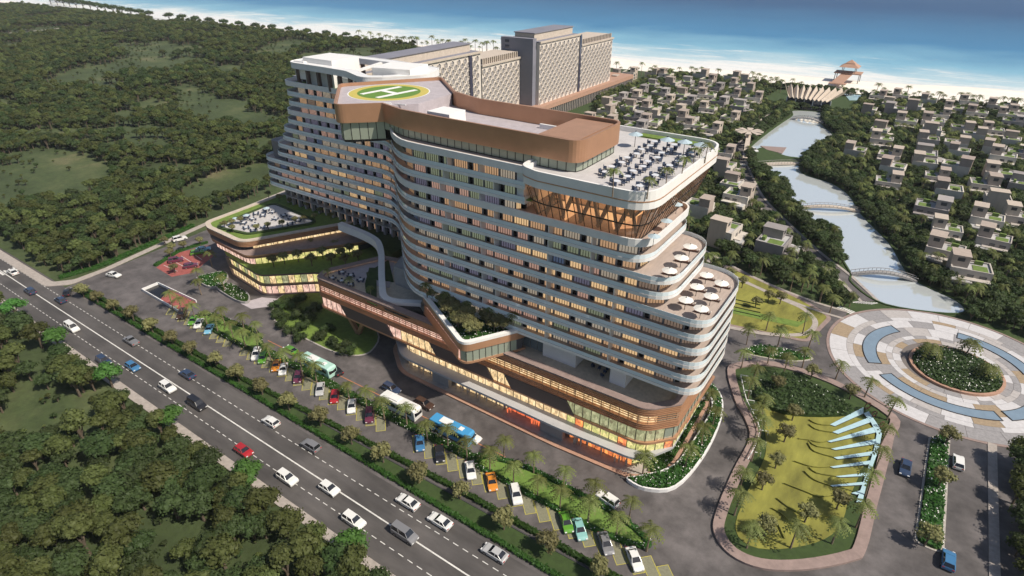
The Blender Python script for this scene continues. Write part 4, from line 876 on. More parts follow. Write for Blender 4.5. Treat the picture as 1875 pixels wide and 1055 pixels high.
# planted strip north of it and the triangular lawn
ST = smooth(GS((1365, 640), (1400, 632), (1480, 652), (1484, 660), (1440, 662), (1372, 650)), True, 3); kerbed('median', ST, .15, 'lawn'); shrubbed('flower_bed', 'narrow flower strip dividing the drive by the triangular lawn', 'flower bed', offs(ccw(ST), .4), .7, 14, .15, z0=.1)
TL = ccw(rpoly([(*G(1326, 596), 1), (*G(1480, 628), 3), (*G(1525, 582), 3), (*G(1470, 548), 2), (*G(1377, 506), 1), (*G(1330, 486), 1)])); kerbed('triangular_lawn', TL, .12, 'lawn_olive', 'pink_stone', 1.0)
road_strip('path', GS((1334, 600), (1400, 612), (1460, 614), (1485, 606), (1492, 588), (1470, 566), (1430, 548), (1375, 522), (1330, 506)), 1.3, .15, 'footway')
struct(MB().sheet(GS((1338, 574), (1460, 600), (1484, 584), (1462, 590), (1345, 565)), .17).build('lawn_step', 'lawn'))
for i in range(4): m_ = MB(); a, b = G(1338, 548 + i * 7), G(1392, 560 + i * 7); m_.bar((*a, .2), (*b, .2), .2, .3); struct(m_.build('terrace_step', 'lawn_dark'))
# avenue median
AM = ccw(rpoly([(16.6, 86, 1.6), (20.6, 86, 1.6), (20.4, 118, 1), (17, 114, 1)])); kerbed('median', AM, .15, 'lawn_dark'); shrubbed('flower_bed', 'long planted median with white flowers in the avenue below the roundabout', 'flower bed', offs(AM, .4), .9, 14, .12, z0=.1)
# ================================================================== ROUNDABOUT PLAZA
RC = Vector((19.6, 142.3))
plaza = thing('plaza', '', 'plaza', (RC.x, RC.y, 0)); del plaza['label']; del plaza['category']; plaza['kind'] = 'structure'
m_ = MB(); m_.face([(RC.x + 24.3 * math.cos(i * math.pi / 48), RC.y + 24.3 * math.sin(i * math.pi / 48), .016) for i in range(96)]); hp(m_, 'joint_bed', 'joint', plaza)
m_ = MB().ribbon([(RC.x + 24.9 * math.cos(i * math.pi / 48), RC.y + 24.9 * math.sin(i * math.pi / 48)) for i in range(96)], -.02, .10, .6, True); hp(m_, 'kerb_ring', 'pink_stone', plaza)
rings = [(9.6, 11.2, 22), (11.25, 12.5, 26), (12.55, 16.1, 18), (16.15, 19.2, 22), (19.25, 20.6, 26), (20.65, 24.2, 22)]
rr = random.Random(3)
for (r0, r1, n) in rings:
    o0 = rr.uniform(0, 1)
    for i in range(n):
        a0 = 2 * math.pi * (i + o0) / n + .03 / r0 * 1.2; a1 = 2 * math.pi * (i + 1 + o0) / n - .03 / r0 * 1.2; K = 4
        pts = [(RC.x + r0 * math.cos(a0 + (a1 - a0) * k / K), RC.y + r0 * math.sin(a0 + (a1 - a0) * k / K)) for k in range(K + 1)] + [(RC.x + r1 * math.cos(a1 + (a0 - a1) * k / K), RC.y + r1 * math.sin(a1 + (a0 - a1) * k / K)) for k in range(K + 1)]
        m_ = MB(); m_.prism(pts, .0, .045 + rr.uniform(0, .004)); hp(m_, 'paving_panel', rr.choices(['pave_white', 'pave_grey', 'pave_tan', 'pave_pale'], (5, 3.4, 1.3, 3.6))[0], plaza)
def arcpoly(r0, r1, a0, a1, K=18): return [(RC.x + r0 * math.cos(rad(a0 + (a1 - a0) * k / K)), RC.y + r0 * math.sin(rad(a0 + (a1 - a0) * k / K))) for k in range(K + 1)] + [(RC.x + r1 * math.cos(rad(a1 + (a0 - a1) * k / K)), RC.y + r1 * math.sin(rad(a1 + (a0 - a1) * k / K))) for k in range(K + 1)]
for (a0, a1, l_) in ((137, 209, 'curved blue pool in the roundabout paving nearest the hotel tower'), (223, 302, 'long curved blue pool in the roundabout paving facing the avenue'), (24, 87, 'curved pale pool in the roundabout paving beside the villas'), (308, 352, 'curved blue pool in the roundabout paving cut by the picture edge')):
    P_ = ccw(arcpoly(14.4, 17.3, a0, a1)); t_ = thing('plaza_pool', l_, 'pool', (P_[0][0], P_[0][1], 0)); m_ = MB(); m_.prism(offs(P_, .12), .02, .12); hp(m_, 'water_surface', 'water_pool', t_); m_ = MB(); m_.ribbon(P_, 0, .2, .12, True); hp(m_, 'pool_rim', 'dark_kerb', t_)
IC = [(RC.x + .9 + 8.9 * math.cos(i * math.pi / 32), RC.y - .6 + 8.9 * math.sin(i * math.pi / 32)) for i in range(64)]
hp(MB().ribbon(IC, 0, .55, .6, True), 'island_kerb', 'timber', plaza); shrubbed('island_planting', 'dark mound of shrubs and pale flowers in the roundabout centre', 'flower bed', offs(ccw(IC), .6), .7, 16, .07, 'leaf_dark', z0=.3, mound=.9)
# ================================================================== PALMS AND STREET TREES
palms = Pool([palm_proto(i, 'palm', h=4.7 + .3 * (i % 3), nf=18, fl=2.15) for i in range(4)])
tall = Pool([palm_proto(20 + i, 'palm', h=6.4, fl=2.1) for i in range(2)])
ORD = 'first second third fourth fifth sixth seventh eighth ninth tenth eleventh twelfth thirteenth fourteenth fifteenth sixteenth seventeenth eighteenth nineteenth twentieth'.split()
def put_palms(px, z, lab0, group, pool=palms, sc=1.0, ground=0.0):
    for i, (x, y) in enumerate(sorted(px)):
        label = lab0 + ', ' + ORD[i] + ' from left'
        a, b = G(x, y, ground + z); pool.put(i + len(label), (a, b, ground), R.uniform(0, 6.28), sc * R.uniform(.9, 1.1), label, group)
put_palms([(308, 539), (326, 550), (350, 559), (372, 570), (405, 568), (391, 580), (420, 592), (440, 577), (443, 608), (467, 592), (467, 620), (490, 632)], 4.6, 'slender palm around the bright lawn near the pavilion forecourt', 'palms by the far lawn')
put_palms([(518, 645), (548, 660), (574, 671), (635, 702), (667, 718), (700, 736), (742, 748), (780, 773), (818, 786), (854, 807)], 4.6, 'palm rising from the white flowering hedge beside the buses', 'palms in the flowering hedge')
put_palms([(896, 827), (922, 803), (940, 852), (978, 831), (985, 874), (1034, 857), (1027, 897), (1091, 886), (1080, 919), (1133, 945), (1157, 914), (1190, 972)], 4.7, 'palm on the edge of the bright lawn nearest the camera', 'palms by the near lawn')
shrubbed('flower_bed', 'green and white planting tucked under the podium end wall', 'flower bed', PBED, 1.0, 16, .12, z0=.36)
put_palms([(1181, 839), (1259, 829), (1290, 790), (1302, 725), (1310, 754)], 4.2, 'palm in the flower bed around the podium corner', 'palms at the podium corner')
put_palms([(1353, 911), (1377, 970), (1459, 970), (1536, 962), (1581, 933), (1597, 876), (1615, 829), (1624, 785)], 4.3, 'palm along the outer wall of the terraced garden', 'palms round the terraced garden')
put_palms([(1361, 868), (1384, 813), (1398, 774), (1402, 734), (1384, 675), (1364, 646), (1376, 700), (1392, 755)], 4.3, 'palm beside the white trellis of the terraced garden', 'palms by the trellis')
put_palms([(1540, 664), (1593, 699), (1636, 738)], 4.4, 'palm on the rim of the roundabout paving by the garden', 'palms on the roundabout rim')
put_palms([(1412, 640), (1442, 658), (1477, 645), (1409, 579), (1477, 585), (1373, 604), (1430, 611), (1486, 617)], 4.2, 'palm around the triangular lawn and its flower strip', 'palms by the triangular lawn')
put_palms([(1341, 459), (1399, 475), (1454, 504), (1509, 524), (1528, 543)], 5.0, 'palm along the villa side of the road to the roundabout', 'palms by the villa road')
put_palms([(382, 466), (362, 516), (360, 500), (407, 512)], 4.0, 'small palm by the flower beds of the pavilion', 'palms at the pavilion beds')
put_palms([(781, 524), (817, 537), (856, 551), (899, 563), (939, 577)], 3.4, 'palm in the triangular roof garden against the tower', 'palms on the prow garden', sc=.74, ground=17.8)
put_palms([(1125, 320), (1189, 324), (1224, 305), (1252, 291), (1273, 273), (1296, 263)], 3.2, 'palm on the pale roof terrace among dining tables', 'palms on the roof terrace', sc=.68, ground=49.42)
put_palms([(600, 497), (639, 511), (677, 525)], 2.6, 'small palm on the nose terrace of the bridge wing', 'palms on the nose terrace', sc=.58, ground=13.4)
big = Pool([palm_proto(31 + i, 'palm', h=3.2, nf=26, fl=2.9, droop=1.15) for i in range(3)])
for i, (x, y, l_) in enumerate(((1709, 633, 'full crowned palm on the roundabout mound nearest the hotel'), (1780, 625, 'tallest full crowned palm on the roundabout mound'), (1815, 670, 'full crowned palm on the roundabout mound nearest the avenue'))):
    a, b = G(x, y, 4.0); big.put(i, (a, b, .6), i * 2.0, 1.05, l_, 'palms on the roundabout mound')
# beach palms
rb_ = random.Random(9); k = 0
for i in range(62):
    x = 1128 + i * 12.2 + rb_.uniform(-5, 5)
    if 1470 < x < 1590: continue
    y = 128 + (x - 1121) * .0935 + rb_.uniform(-4, 7)
    a, b = G(x, y + 8); tall.put(k, (a, b, 0), rb_.uniform(0, 6.28), rb_.uniform(.9, 1.45), 'tall palm on the beach edge behind the villas', 'beach palms behind the villas'); k += 1
for i in range(46):
    x = 655 + i * 6.3 + rb_.uniform(-3, 3); y = 78 + (x - 655) * .085 + rb_.uniform(-3, 4)
    a, b = G(x, y + 4); tall.put(k, (a, b, 0), rb_.uniform(0, 6.28), rb_.uniform(1.2, 1.9), 'far palm in the beach belt behind the patterned hotel blocks', 'beach palms behind the far hotel'); k += 1
street = Pool([tree_proto('street_tree', 'tree', 'leaf_street', 40 + i, h=3.6, cr=1.55, nb=9, leaf=.34, nl=70, trunk_h=.35, sq=1.1) for i in range(3)])
for i, (x, y) in enumerate([(149, 532), (176, 544), (206, 559), (241, 574), (276, 597), (312, 617), (347, 639), (394, 659), (434, 684), (477, 708), (527, 736), (584, 765), (642, 798), (700, 831), (766, 868), (842, 898), (922, 953), (1005, 996), (1098, 1038)]):
    a, b = G(x, y, 2.2); street.put(i, (a, b, .1), i * 1.3, R.uniform(1.05, 1.3), ORD[i] + ' grey green tree from the side road in the hedged verge by the main road', 'verge trees along the main road')
kerbt = Pool([tree_proto('street_tree', 'tree', 'leaf_bright', 50 + i, h=5.0, cr=2.3, nb=12, leaf=.40, nl=85, trunk_h=.42, sq=.8) for i in range(2)])
for i, (x, y, l_) in enumerate(((33, 559, 'bright green tree on the footway beside the zebra crossing'), (117, 610, 'bright green tree on the footway beside the white van'), (217, 674, 'bright green tree on the footway beside the navy car'), (335, 750, 'bright green tree on the footway beside the dark van'), (483, 843, 'bright green tree on the footway just past the red car'), (680, 964, 'bright green tree on the footway nearest the picture bottom'))):
    a, b = G(x, y, 3.6); kerbt.put(i, (a, 34.6, .1), i * 1.1, 1.22, l_, 'bright trees on the footway')
gt = Pool([tree_proto('garden_tree', 'tree', 'leaf_street', 60 + i, h=4.0, cr=1.7, nb=9, leaf=.32, nl=65, trunk_h=.4, sq=.9) for i in range(2)])
for i, (x, y) in enumerate([(1489, 679), (1455, 754), (1440, 793), (1424, 841), (1400, 880), (1538, 915), (1479, 939), (1404, 963), (1561, 715), (1425, 700)]):
    a, b = G(x, y, 2.4); gt.put(i, (a, b, .1), i * 1.7, R.uniform(.85, 1.1), 'small airy tree standing in the terraced olive garden', 'trees in the terraced garden')
for i, (x, y) in enumerate([(1386, 550), (1409, 540), (1431, 543), (1361, 514), (1338, 498)]):
    a, b = G(x, y, 2.4); gt.put(i, (a, b, .1), i * 1.7, R.uniform(.8, 1.0), 'small airy tree on the triangular olive lawn', 'trees on the triangular lawn')
for i, (x, y) in enumerate([(1739, 797), (1727, 872), (1703, 978)]):
    a, b = G(x, y, 2.8); gt.put(i, (a, b, .1), i * 1.7, 1.15, ('round tree at the roundabout end of the avenue median', 'round tree midway along the avenue median', 'round tree at the near end of the avenue median')[i], 'trees in the avenue median')
for i, (x, y) in enumerate([(410, 410), (424, 406), (470, 416), (490, 412), (516, 408), (540, 402), (556, 400), (575, 396), (440, 402), (425, 417)]):
    a, b = G(x, y, 13.6); gt.put(i, (a, b, 12.2), i * 1.1, .62, 'small tree fringing the white roof terrace of the pavilion', 'trees round the pavilion roof terrace')
for i, (x, y) in enumerate([(580, 440), (600, 436), (615, 452), (640, 458), (655, 470), (590, 465), (570, 478), (545, 470), (520, 474), (500, 480), (606, 476), (632, 478), (570, 450), (625, 466)]):
    a, b = G(x, y, 7.9); gt.put(i, (a, b, 6.4), i * 1.1, .95, 'small tree on the planted middle terrace of the pavilion', 'trees on the pavilion middle terrace')
for i in range(36):
    while True:
        x, y = R.uniform(-74, -52), R.uniform(69, 78)
        if inside(x, y, offs(PR, 1.5)): break
    gt.put(i, (x, y, 17.7), i * 1.1, .85, 'dense small tree filling the triangular roof garden', 'trees in the prow garden')
shrubbed('flower_bed', 'white flowers along the prow edge of the roof garden', 'flower bed', offs(PR, .95), .5, 14, .12, z0=17.7, leaf=.2)
for i, (x, y) in enumerate([(490, 352), (510, 358), (530, 365), (560, 372), (585, 382), (605, 392), (300, 440), (314, 452), (335, 448), (365, 440), (318, 490), (310, 462)]):
    gz = 12.2 if x > 480 else 0; a, b = G(x, y, gz + 1.8); gt.put(i, (a, b, gz), i * 1.1, .6 if gz else .8, 'small tree on the green deck at the foot of the far wing' if gz else 'small tree in the verge of the red paved car bays', 'trees at the far wing deck' if gz else 'trees by the red bays')
# ================================================================== WOODLAND
CLEAR = [(290, 89, 90, 14), (283, 113, 100, 14), (427, 126, 60, 10), (260, 128, 80, 8), (375, 191, 105, 22), (443, 212, 80, 18), (495, 99, 50, 8), (600, 103, 70, 10), (640, 112, 90, 12), (110, 51, 120, 5), (20, 85, 25, 8), (225, 212, 20, 12), (220, 235, 90, 10), (240, 262, 90, 12), (85, 283, 70, 14), (55, 240, 70, 10), (290, 307, 80, 14), (136, 314, 60, 12), (478, 260, 30, 10), (112, 355, 60, 8), (14, 191, 30, 16), (200, 160, 60, 7), (330, 160, 50, 6), (400, 60, 70, 4),
         (94, 748, 88, 48), (22, 783, 50, 18), (150, 870, 45, 25), (225, 885, 25, 30), (292, 843, 25, 22), (281, 970, 90, 45), (487, 1012, 60, 30), (70, 653, 55, 32), (262, 780, 15, 10), (520, 940, 22, 14)]
def clear(a, b, pad=1.0, z=1.5):
    x, y = PX(a, b, z)
    wob = .35 * math.sin(a * .11 + 2 * math.sin(b * .07)) + .3 * math.sin(b * .16 + a * .05) + .25 * math.sin(a * .31 + b * .23)
    if any(((x - cx) / (rx * pad)) ** 2 + ((y - cy) / (ry * pad)) ** 2 < 1 + wob for cx, cy, rx, ry in CLEAR): return True
    if b > 55 and a < -205:
        v = math.sin(a * .021 + 1.3 * math.sin(b * .03)) + math.sin(b * .034 - a * .012 + 1) + .8 * math.sin(a * .05 + b * .041)
        return v > 1.45
    return False
fw = random.Random(77); near_pts = []; far_pts = []
def cand(a0, a1, b0, b1, step, jit=.42):
    na, nb = int((a1 - a0) / step), int((b1 - b0) / step)
    for i in range(na):
        for j in range(nb): yield a0 + (i + .5 + fw.uniform(-jit, jit)) * step, b0 + (j + .5 + fw.uniform(-jit, jit)) * step
for a, b in cand(-215, -18, -14, 34.6, 3.2):
    x, y = PX(a, b, 4)
    if b > 33.1 or x < -80 or y > 1130 or y < 350 or clear(a, b) or fw.random() < .06: continue
    near_pts.append((math.dist((a, b), (0, 0)), a, b))
for a, b in cand(29, 60, 60, 118, 3.1):
    x, y = PX(a, b, 4)
    if a < 29.5 or math.dist((a, b), RC) < 27.5 or x > 1990 or y > 1160: continue
    near_pts.append((math.dist((a, b), (0, 0)), a, b))
near_pts.sort(); wood = Pool([tree_proto('woodland_tree', 'tree', ('leaf_wood', 'leaf_olive', 'leaf_wood', 'leaf_olive', 'leaf_light', 'leaf_dark')[i], 70 + i, h=(4.6, 5.0, 4.3, 5.2, 6.2, 5.0)[i], cr=(2.05, 2.2, 1.9, 2.0, 1.7, 2.3)[i], nb=11, leaf=.40, nl=85, trunk_h=.35) for i in range(6)])
for i, (d, a, b) in enumerate(near_pts[:300]):
    r_ = a > 25
    wood.put(fw.choice((0, 1, 2, 3, 0, 1, 2, 3, 4, 5)) if i > 5 else i, (a, b, 0), fw.uniform(0, 6.28), fw.uniform(.85, 1.45), 'dark tree in the wood right of the avenue' if r_ else 'olive green broadleaf tree in the dense wood below the main road', 'trees right of the avenue' if r_ else 'woodland trees below the main road')
far_pts = [(a, b, 0, fw.uniform(.75, 1.2), fw.uniform(0, 6.28), fw.randrange(4)) for d, a, b in near_pts[300:]]
for a, b in cand(-300, -20, -14, 33, 2.9):
    if a > -215: continue
    x, y = PX(a, b, 4)
    if b > 31.8 or x < -100 or clear(a, b): continue
    far_pts.append((a, b, 0, fw.uniform(.75, 1.2), fw.uniform(0, 6.28), fw.randrange(4)))
for a, b in cand(-420, -150, 51, 240, 3.0):
    x, y = PX(a, b, 3)
    if x < -40 or a > -186 - max(0, (b - 60)) * .22 and b < 190 or clear(a, b) or fw.random() < .05: continue
    if b >= 190 and a > -176 and b < 240: continue
    far_pts.append((a, b, 0, fw.uniform(.7, 1.15), fw.uniform(0, 6.28), fw.randrange(4)))
for a, b in cand(-1300, -200, 60, 446, 4.6):
    if a > -420 and b < 240: continue
    if a > -420 and b >= 240 and a > -215 and b < 300: continue
    x, y = PX(a, b, 3)
    if x < -40 or y < -30 or clear(a, b) or x > 760: continue
    far_pts.append((a, b, 0, fw.uniform(.95, 1.6), fw.uniform(0, 6.28), fw.randrange(4)))
for a, b in cand(-1200, -190, 52, 450, 5.2):
    x, y = PX(a, b, 1)
    if x < -20 or y < -10 or x > 760 or (a > -186 - max(0, (b - 60)) * .22 and b < 190) or (a > -215 and b > 185): continue
    if clear(a, b) and fw.random() < .34 + .3 * math.sin(a * .06 + b * .09): far_pts.append((a, b, -.2, fw.uniform(.22, .55), fw.uniform(0, 6.28), fw.randrange(4)))
for a, b in cand(-215, -18, -14, 33, 2.6):
    x, y = PX(a, b, 1)
    if x < -40 or y > 1100 or b > 32.5: continue
    if clear(a, b) and fw.random() < .28 + .3 * math.sin(a * .2 + b * .3): far_pts.append((a, b, -.2, fw.uniform(.16, .42), fw.uniform(0, 6.28), fw.randrange(4)))
fc = bpy.data.collections.new('forest_source')
for i in range(4): solid_proto(70 + i, 'leaf_olive' if i % 2 else 'leaf_wood', fc, 'forest_source_%d' % i, h=4.6 + .4 * (i % 2), cr=2.05, nb=11, leaf=.5, nl=55, trunk_h=.35)
for i in range(2): solid_proto(75 + i, ('leaf_light', 'leaf_dark')[i], fc, 'forest_source_%d' % (4 + i), h=(6.2, 5.4)[i], cr=(1.7, 2.3)[i], nb=11, leaf=.5, nl=55, trunk_h=.3)
far_pts = [p[:5] + ((4 + fw.randrange(2)) if fw.random() < .30 else p[5],) for p in far_pts]
scatter('forest', far_pts, fc, 'mass of dark green woodland covering the land left of the hotel', 'forest')
rowt = Pool([tree_proto('coastal_tree', 'tree', 'leaf_dark', 90, h=9, cr=5.2, nb=9, leaf=1.0, nl=40, trunk_h=.35)])
for i, (x, y) in enumerate([(185, 2), (199, 3), (215, 4), (230, 6), (245, 8), (258, 11), (272, 14), (275, 15), (310, 20), (345, 25), (377, 30), (413, 36), (450, 40), (489, 47), (529, 53), (571, 60), (614, 66), (659, 72), (707, 80), (755, 86), (806, 94), (912, 105), (981, 113), (1053, 121), (1129, 129), (1207, 138), (1288, 147), (1374, 156), (1463, 164), (1555, 175), (1652, 185), (1755, 195), (1860, 205)]):
    if i < 7: px, py = x * .55, y * .35
    else: px, py = x / 2.93, y / 2.93
    a, b = G(px, py + 3.2); rowt.put(0, (a, b, 0), i * 1.0, max(.7, math.hypot(a, b) / 1000) * 1.35, 'lone round tree in the row along the far coastal road', 'trees along the coastal road')
struct(MB().sheet([(-3000, 466), (-480, 456), (-480, 459), (-3000, 470)], 0).build('coastal_road', 'footway'))
road_strip('path', GS((0, 62), (90, 54), (180, 45), (270, 40), (300, 37)), 5, 0, 'footway')

# ================================================================== VILLAS AND GROVES
def villa_mesh(seed, mir):
    rng = random.Random(seed); mb = MB(); s = -1 if mir else 1
    W, D, H_ = rng.uniform(7.2, 8.4), rng.uniform(6.0, 7.0), rng.uniform(3.4, 4.0)
    wall = MB(); tower = MB(); roof = MB(); win = MB(); gr = MB()
    wall.box((0, 0, H_ / 2), (W, D, H_)); wall.ribbon([(-W / 2, -D / 2), (W / 2, -D / 2), (W / 2, D / 2), (-W / 2, D / 2)], H_, H_ + .45, .28, True)
    wall.box((s * W * .2, -D / 2 - 1.4, 1.2), (W * .5, 2.8, 2.4)); wall.box((s * -W * .1, -D / 2 - .7, 2.55), (W * .75, 2.2, .25))
    roof.box((0, 0, H_ + .06), (W - .56, D - .56, .12)); roof.box((s * W * .2, -D / 2 - 1.4, 2.44), (W * .5 - .3, 2.5, .1))
    tw, td, tz = W * .42, D * .72, H_ + rng.uniform(1.6, 2.3)
    tower.box((s * W * .3, D * .12, tz / 2 + .2), (tw, td, tz + .4)); tower.box((s * W * .3, D * .12, tz + .5), (tw + .3, td + .3, .2))
    gr.box((s * -W * .22, -D * .12, H_ + .16), (W * .36, D * .5, .12)); gr.box((s * -W * .2, D * .3, H_ + .5), (W * .2, .8, .9))
    for (x, w_) in ((-W * .3, 1.5), (0.0, 1.3)):
        win.box((s * x, -D / 2 - .02, H_ * .72), (w_, .12, 1.1))
    win.box((s * W * .2, -D / 2 - 2.82, 1.2), (W * .4, .1, 1.5))
    for (y, w_) in ((-D * .25, 1.6), (D * .2, 1.2)): win.box((W / 2 + .02, y, H_ * .7), (.12, w_, 1.1)); win.box((W / 2 + .02, y, H_ * .26), (.12, w_, 1.1)); 
    win.box((s * W * .3 + tw / 2 + .02, D * .12, tz - .4), (.12, td * .3, .9)); win.box((s * W * .3, D * .12 - td / 2 - .02, tz - .3), (tw * .4, .12, .8))
    return wall, tower, roof, win, gr
VIL = []
for i in range(6):
    parts = villa_mesh(100 + i, i % 2); t = thing('villa', 'villa', 'villa', (0, 0, -500))
    wl = ('villa_wall', 'villa_wall', 'villa_wall', 'villa_wall', 'villa_grey', 'villa_wall')[i]
    for mb, nm, m_, kd in zip(parts, ('wall', 'stair_tower', 'roof', 'window', 'roof_garden'), (wl, 'villa_tower' if i != 4 else 'villa_grey', 'villa_roof', 'pane_dark', 'roof_green'), (None, None, None, 'stuff', None)): mb.build(nm, m_, t, kind=kd)
    VIL.append(t)
VP_ = Pool(VIL)
def HZ(*p): return [(1100 + x / 4.6875, 80 + y / 4.6875) for x, y in p]
def IZ(*p): return [(1475 + x / 4.6875, 80 + y / 4.6875) for x, y in p]
def GZ(*p): return [(1280 + x / 3.1513, 250 + y / 3.1513) for x, y in p]
vl = HZ((130, 265), (150, 330), (250, 250), (445, 250), (440, 350), (560, 265), (620, 340), (330, 400), (345, 470), (155, 460), (80, 520), (50, 580), (250, 540), (280, 630), (430, 560), (510, 620), (430, 680), (510, 430), (560, 485), (740, 330), (690, 440), (735, 495), (650, 575), (745, 650), (830, 370), (860, 270), (920, 320), (910, 450), (980, 380), (1130, 440), (1170, 350), (1245, 390), (1130, 290), (1250, 310), (1310, 475), (1190, 545), (920, 560), (1110, 630), (800, 700), (950, 740), (690, 720), (1010, 505))
vl += GZ((145, 95), (150, 175), (190, 265), (225, 345), (0, 400), (150, 545), (430, 610))
vl += HZ((60, 680), (-60, 640), (-40, 560), (180, 690), (300, 720))
vr = IZ((620, 450), (820, 450), (720, 510), (550, 565), (770, 570), (930, 545), (1060, 480), (1150, 490), (1270, 560), (1160, 610), (1390, 565), (1400, 500), (1470, 600), (1640, 540), (1740, 520), (1730, 610), (1830, 590), (1780, 670), (640, 745), (650, 835), (860, 680), (430, 910), (720, 955), (1090, 680), (1080, 745), (1050, 830), (1030, 960), (1340, 725), (1440, 785), (1290, 855), (1320, 920), (1610, 745), (1620, 900), (1770, 825), (1690, 980), (1840, 940))
vr += GZ((1100, 95), (1120, 175), (1090, 260), (1300, 150), (1370, 225), (1490, 100), (1480, 180), (1760, 130), (1730, 220), (1640, 285), (1440, 305), (1340, 415), (1720, 375), (1660, 480), (1430, 535), (1700, 595), (1420, 655), (1560, 765), (1860, 270), (1850, 470))
VPOS = []
big_lab = {}
for grp, lst in (('l', vl), ('r', vr)):
    for i, (x, y) in enumerate(lst):
        a, b = G(x, y, 4.2)
        if any(math.dist((a, b), q) < 9.2 for q in VPOS) or inside(a, b, LAG): continue
        VPOS.append((a, b)); j = R.randrange(6); d = math.hypot(a, b)
        if grp == 'l': l_, g_ = ('flat roofed beige villa among trees between hotel and lagoon', 'villas between hotel and lagoon') if d > 262 else ('larger flat roofed villa close to the hotel roof terrace side', 'villas close behind the hotel')
        else: l_, g_ = ('flat roofed beige villa in the quarter beyond the lagoon', 'villas beyond the lagoon') if d > 262 else ('larger flat roofed villa on the near side of the quarter beyond the lagoon', 'near villas beyond the lagoon')
        VP_.put(j if i > 5 else i, (a, b, 0), rad(R.choice((0, 0, 90, 180, 0)) + R.uniform(-6, 6)), (lambda q: (q, q, q * 1.12))(R.uniform(1.02, 1.22)), l_, g_)
gp_ = []; gw = random.Random(31)
VRs = smooth(VR)
def near_path(a, b, P, d): return any((p[0] - a) ** 2 + (p[1] - b) ** 2 < d * d for p in P)
LAGo = offs(ccw(LAG), -1.2)
R2 = resample(smooth([(-110, 205), (-80, 189), (-60, 177), (-44, 167), (-28, 158.6), (-13, 154), (-3, 153)]), 2)
def grove_ok(a, b):
    if inside(a, b, LAGo): return False
    if near_path(a, b, VRs, 3.2) or near_path(a, b, R2, 3.2): return False
    if math.dist((a, b), RC) < 27: return False
    if inside(a, b, TL) or inside(a, b, yard): return False
    if any(abs(a - p[0]) < 4.6 and abs(b - p[1]) < 5.2 for p in VPOS): return False
    if -86 < a < -36 and 388 < b < 440: return False
    if a > -30 - (b - 150) * 0 and b < 150: return math.dist((a, b), RC) > 27 and a > 20
    if a < -45 and b < 175: return False
    return True
def gcand(step, a0, a1, b0, b1):
    for i in range(int((a1 - a0) / step)):
        for j in range(int((b1 - b0) / step)): yield a0 + (i + gw.random()) * step, b0 + (j + gw.random()) * step
for a, b in gcand(2.5, -175, 120, 150, 452):
    x, y = PX(a, b, 2)
    if x > 1920 or x < 1090 and b < 400 or not grove_ok(a, b) or a < -170: continue
    if gw.random() < .14: continue
    k = gw.randrange(4) if gw.random() < .8 else 4 + gw.randrange(2)
    gp_.append((a, b, 0, gw.uniform(.55, 1.08) if k < 4 else gw.uniform(.8, 1.15), gw.uniform(0, 6.28), k))
# fuller trees on the lagoon banks
for p in resample(offs(ccw(LAG), -2.6), 2.3, True):
    if p[1] < 168 or 384 < p[1]: continue
    if near_path(*p, VRs, 2.4): continue
    if gw.random() < .9: gp_.append((p[0] + gw.uniform(-1, 1), p[1] + gw.uniform(-1, 1), 0, gw.uniform(.55, 1.0), gw.uniform(0, 6.28), gw.randrange(4)))
for p in resample(offs(ccw(LAG), -6.0), 2.6, True):
    if p[1] < 175 or 384 < p[1] or inside(*p, LAGo) or near_path(*p, VRs, 2.6): continue
    gp_.append((p[0] + gw.uniform(-1, 1), p[1] + gw.uniform(-1, 1), 0, gw.uniform(.7, 1.15), gw.uniform(0, 6.28), gw.randrange(4)))
gc = bpy.data.collections.new('grove_source')
for i in range(4): solid_proto(170 + i, ('leaf_dark', 'leaf_far', 'leaf_far', 'leaf_wood')[i], gc, 'grove_source_%d' % i, h=4.4, cr=2.2, nb=9, leaf=.5, nl=55, trunk_h=.3)
for i in range(2):
    tm, cm = palm_meshes(180 + i, h=4.6, nf=13, fl=2.0); n = len(cm.v); cm.v += tm.v; cm.f += [tuple(k + n for k in f) for f in tm.f]; cm.m += [1] * len(tm.f)
    me = bpy.data.meshes.new('grove_palm'); me.from_pydata(cm.v, [], cm.f); me.materials.append(M['leaf_palm']); me.materials.append(M['palm_bark']); me.polygons.foreach_set('material_index', cm.m)
    gc.objects.link(bpy.data.objects.new('grove_source_%d' % (4 + i), me))
scatter('grove', gp_, gc, 'dense dark trees and palms filling the gaps between villas and lagoon', 'grove')
struct(MB().sheet([(-170, 178), (-60, 178), (-44, 170), (-4, 156), (44, 168), (140, 168), (140, 450), (-170, 450)], -.06).build('grove_floor', 'lawn_dark'))
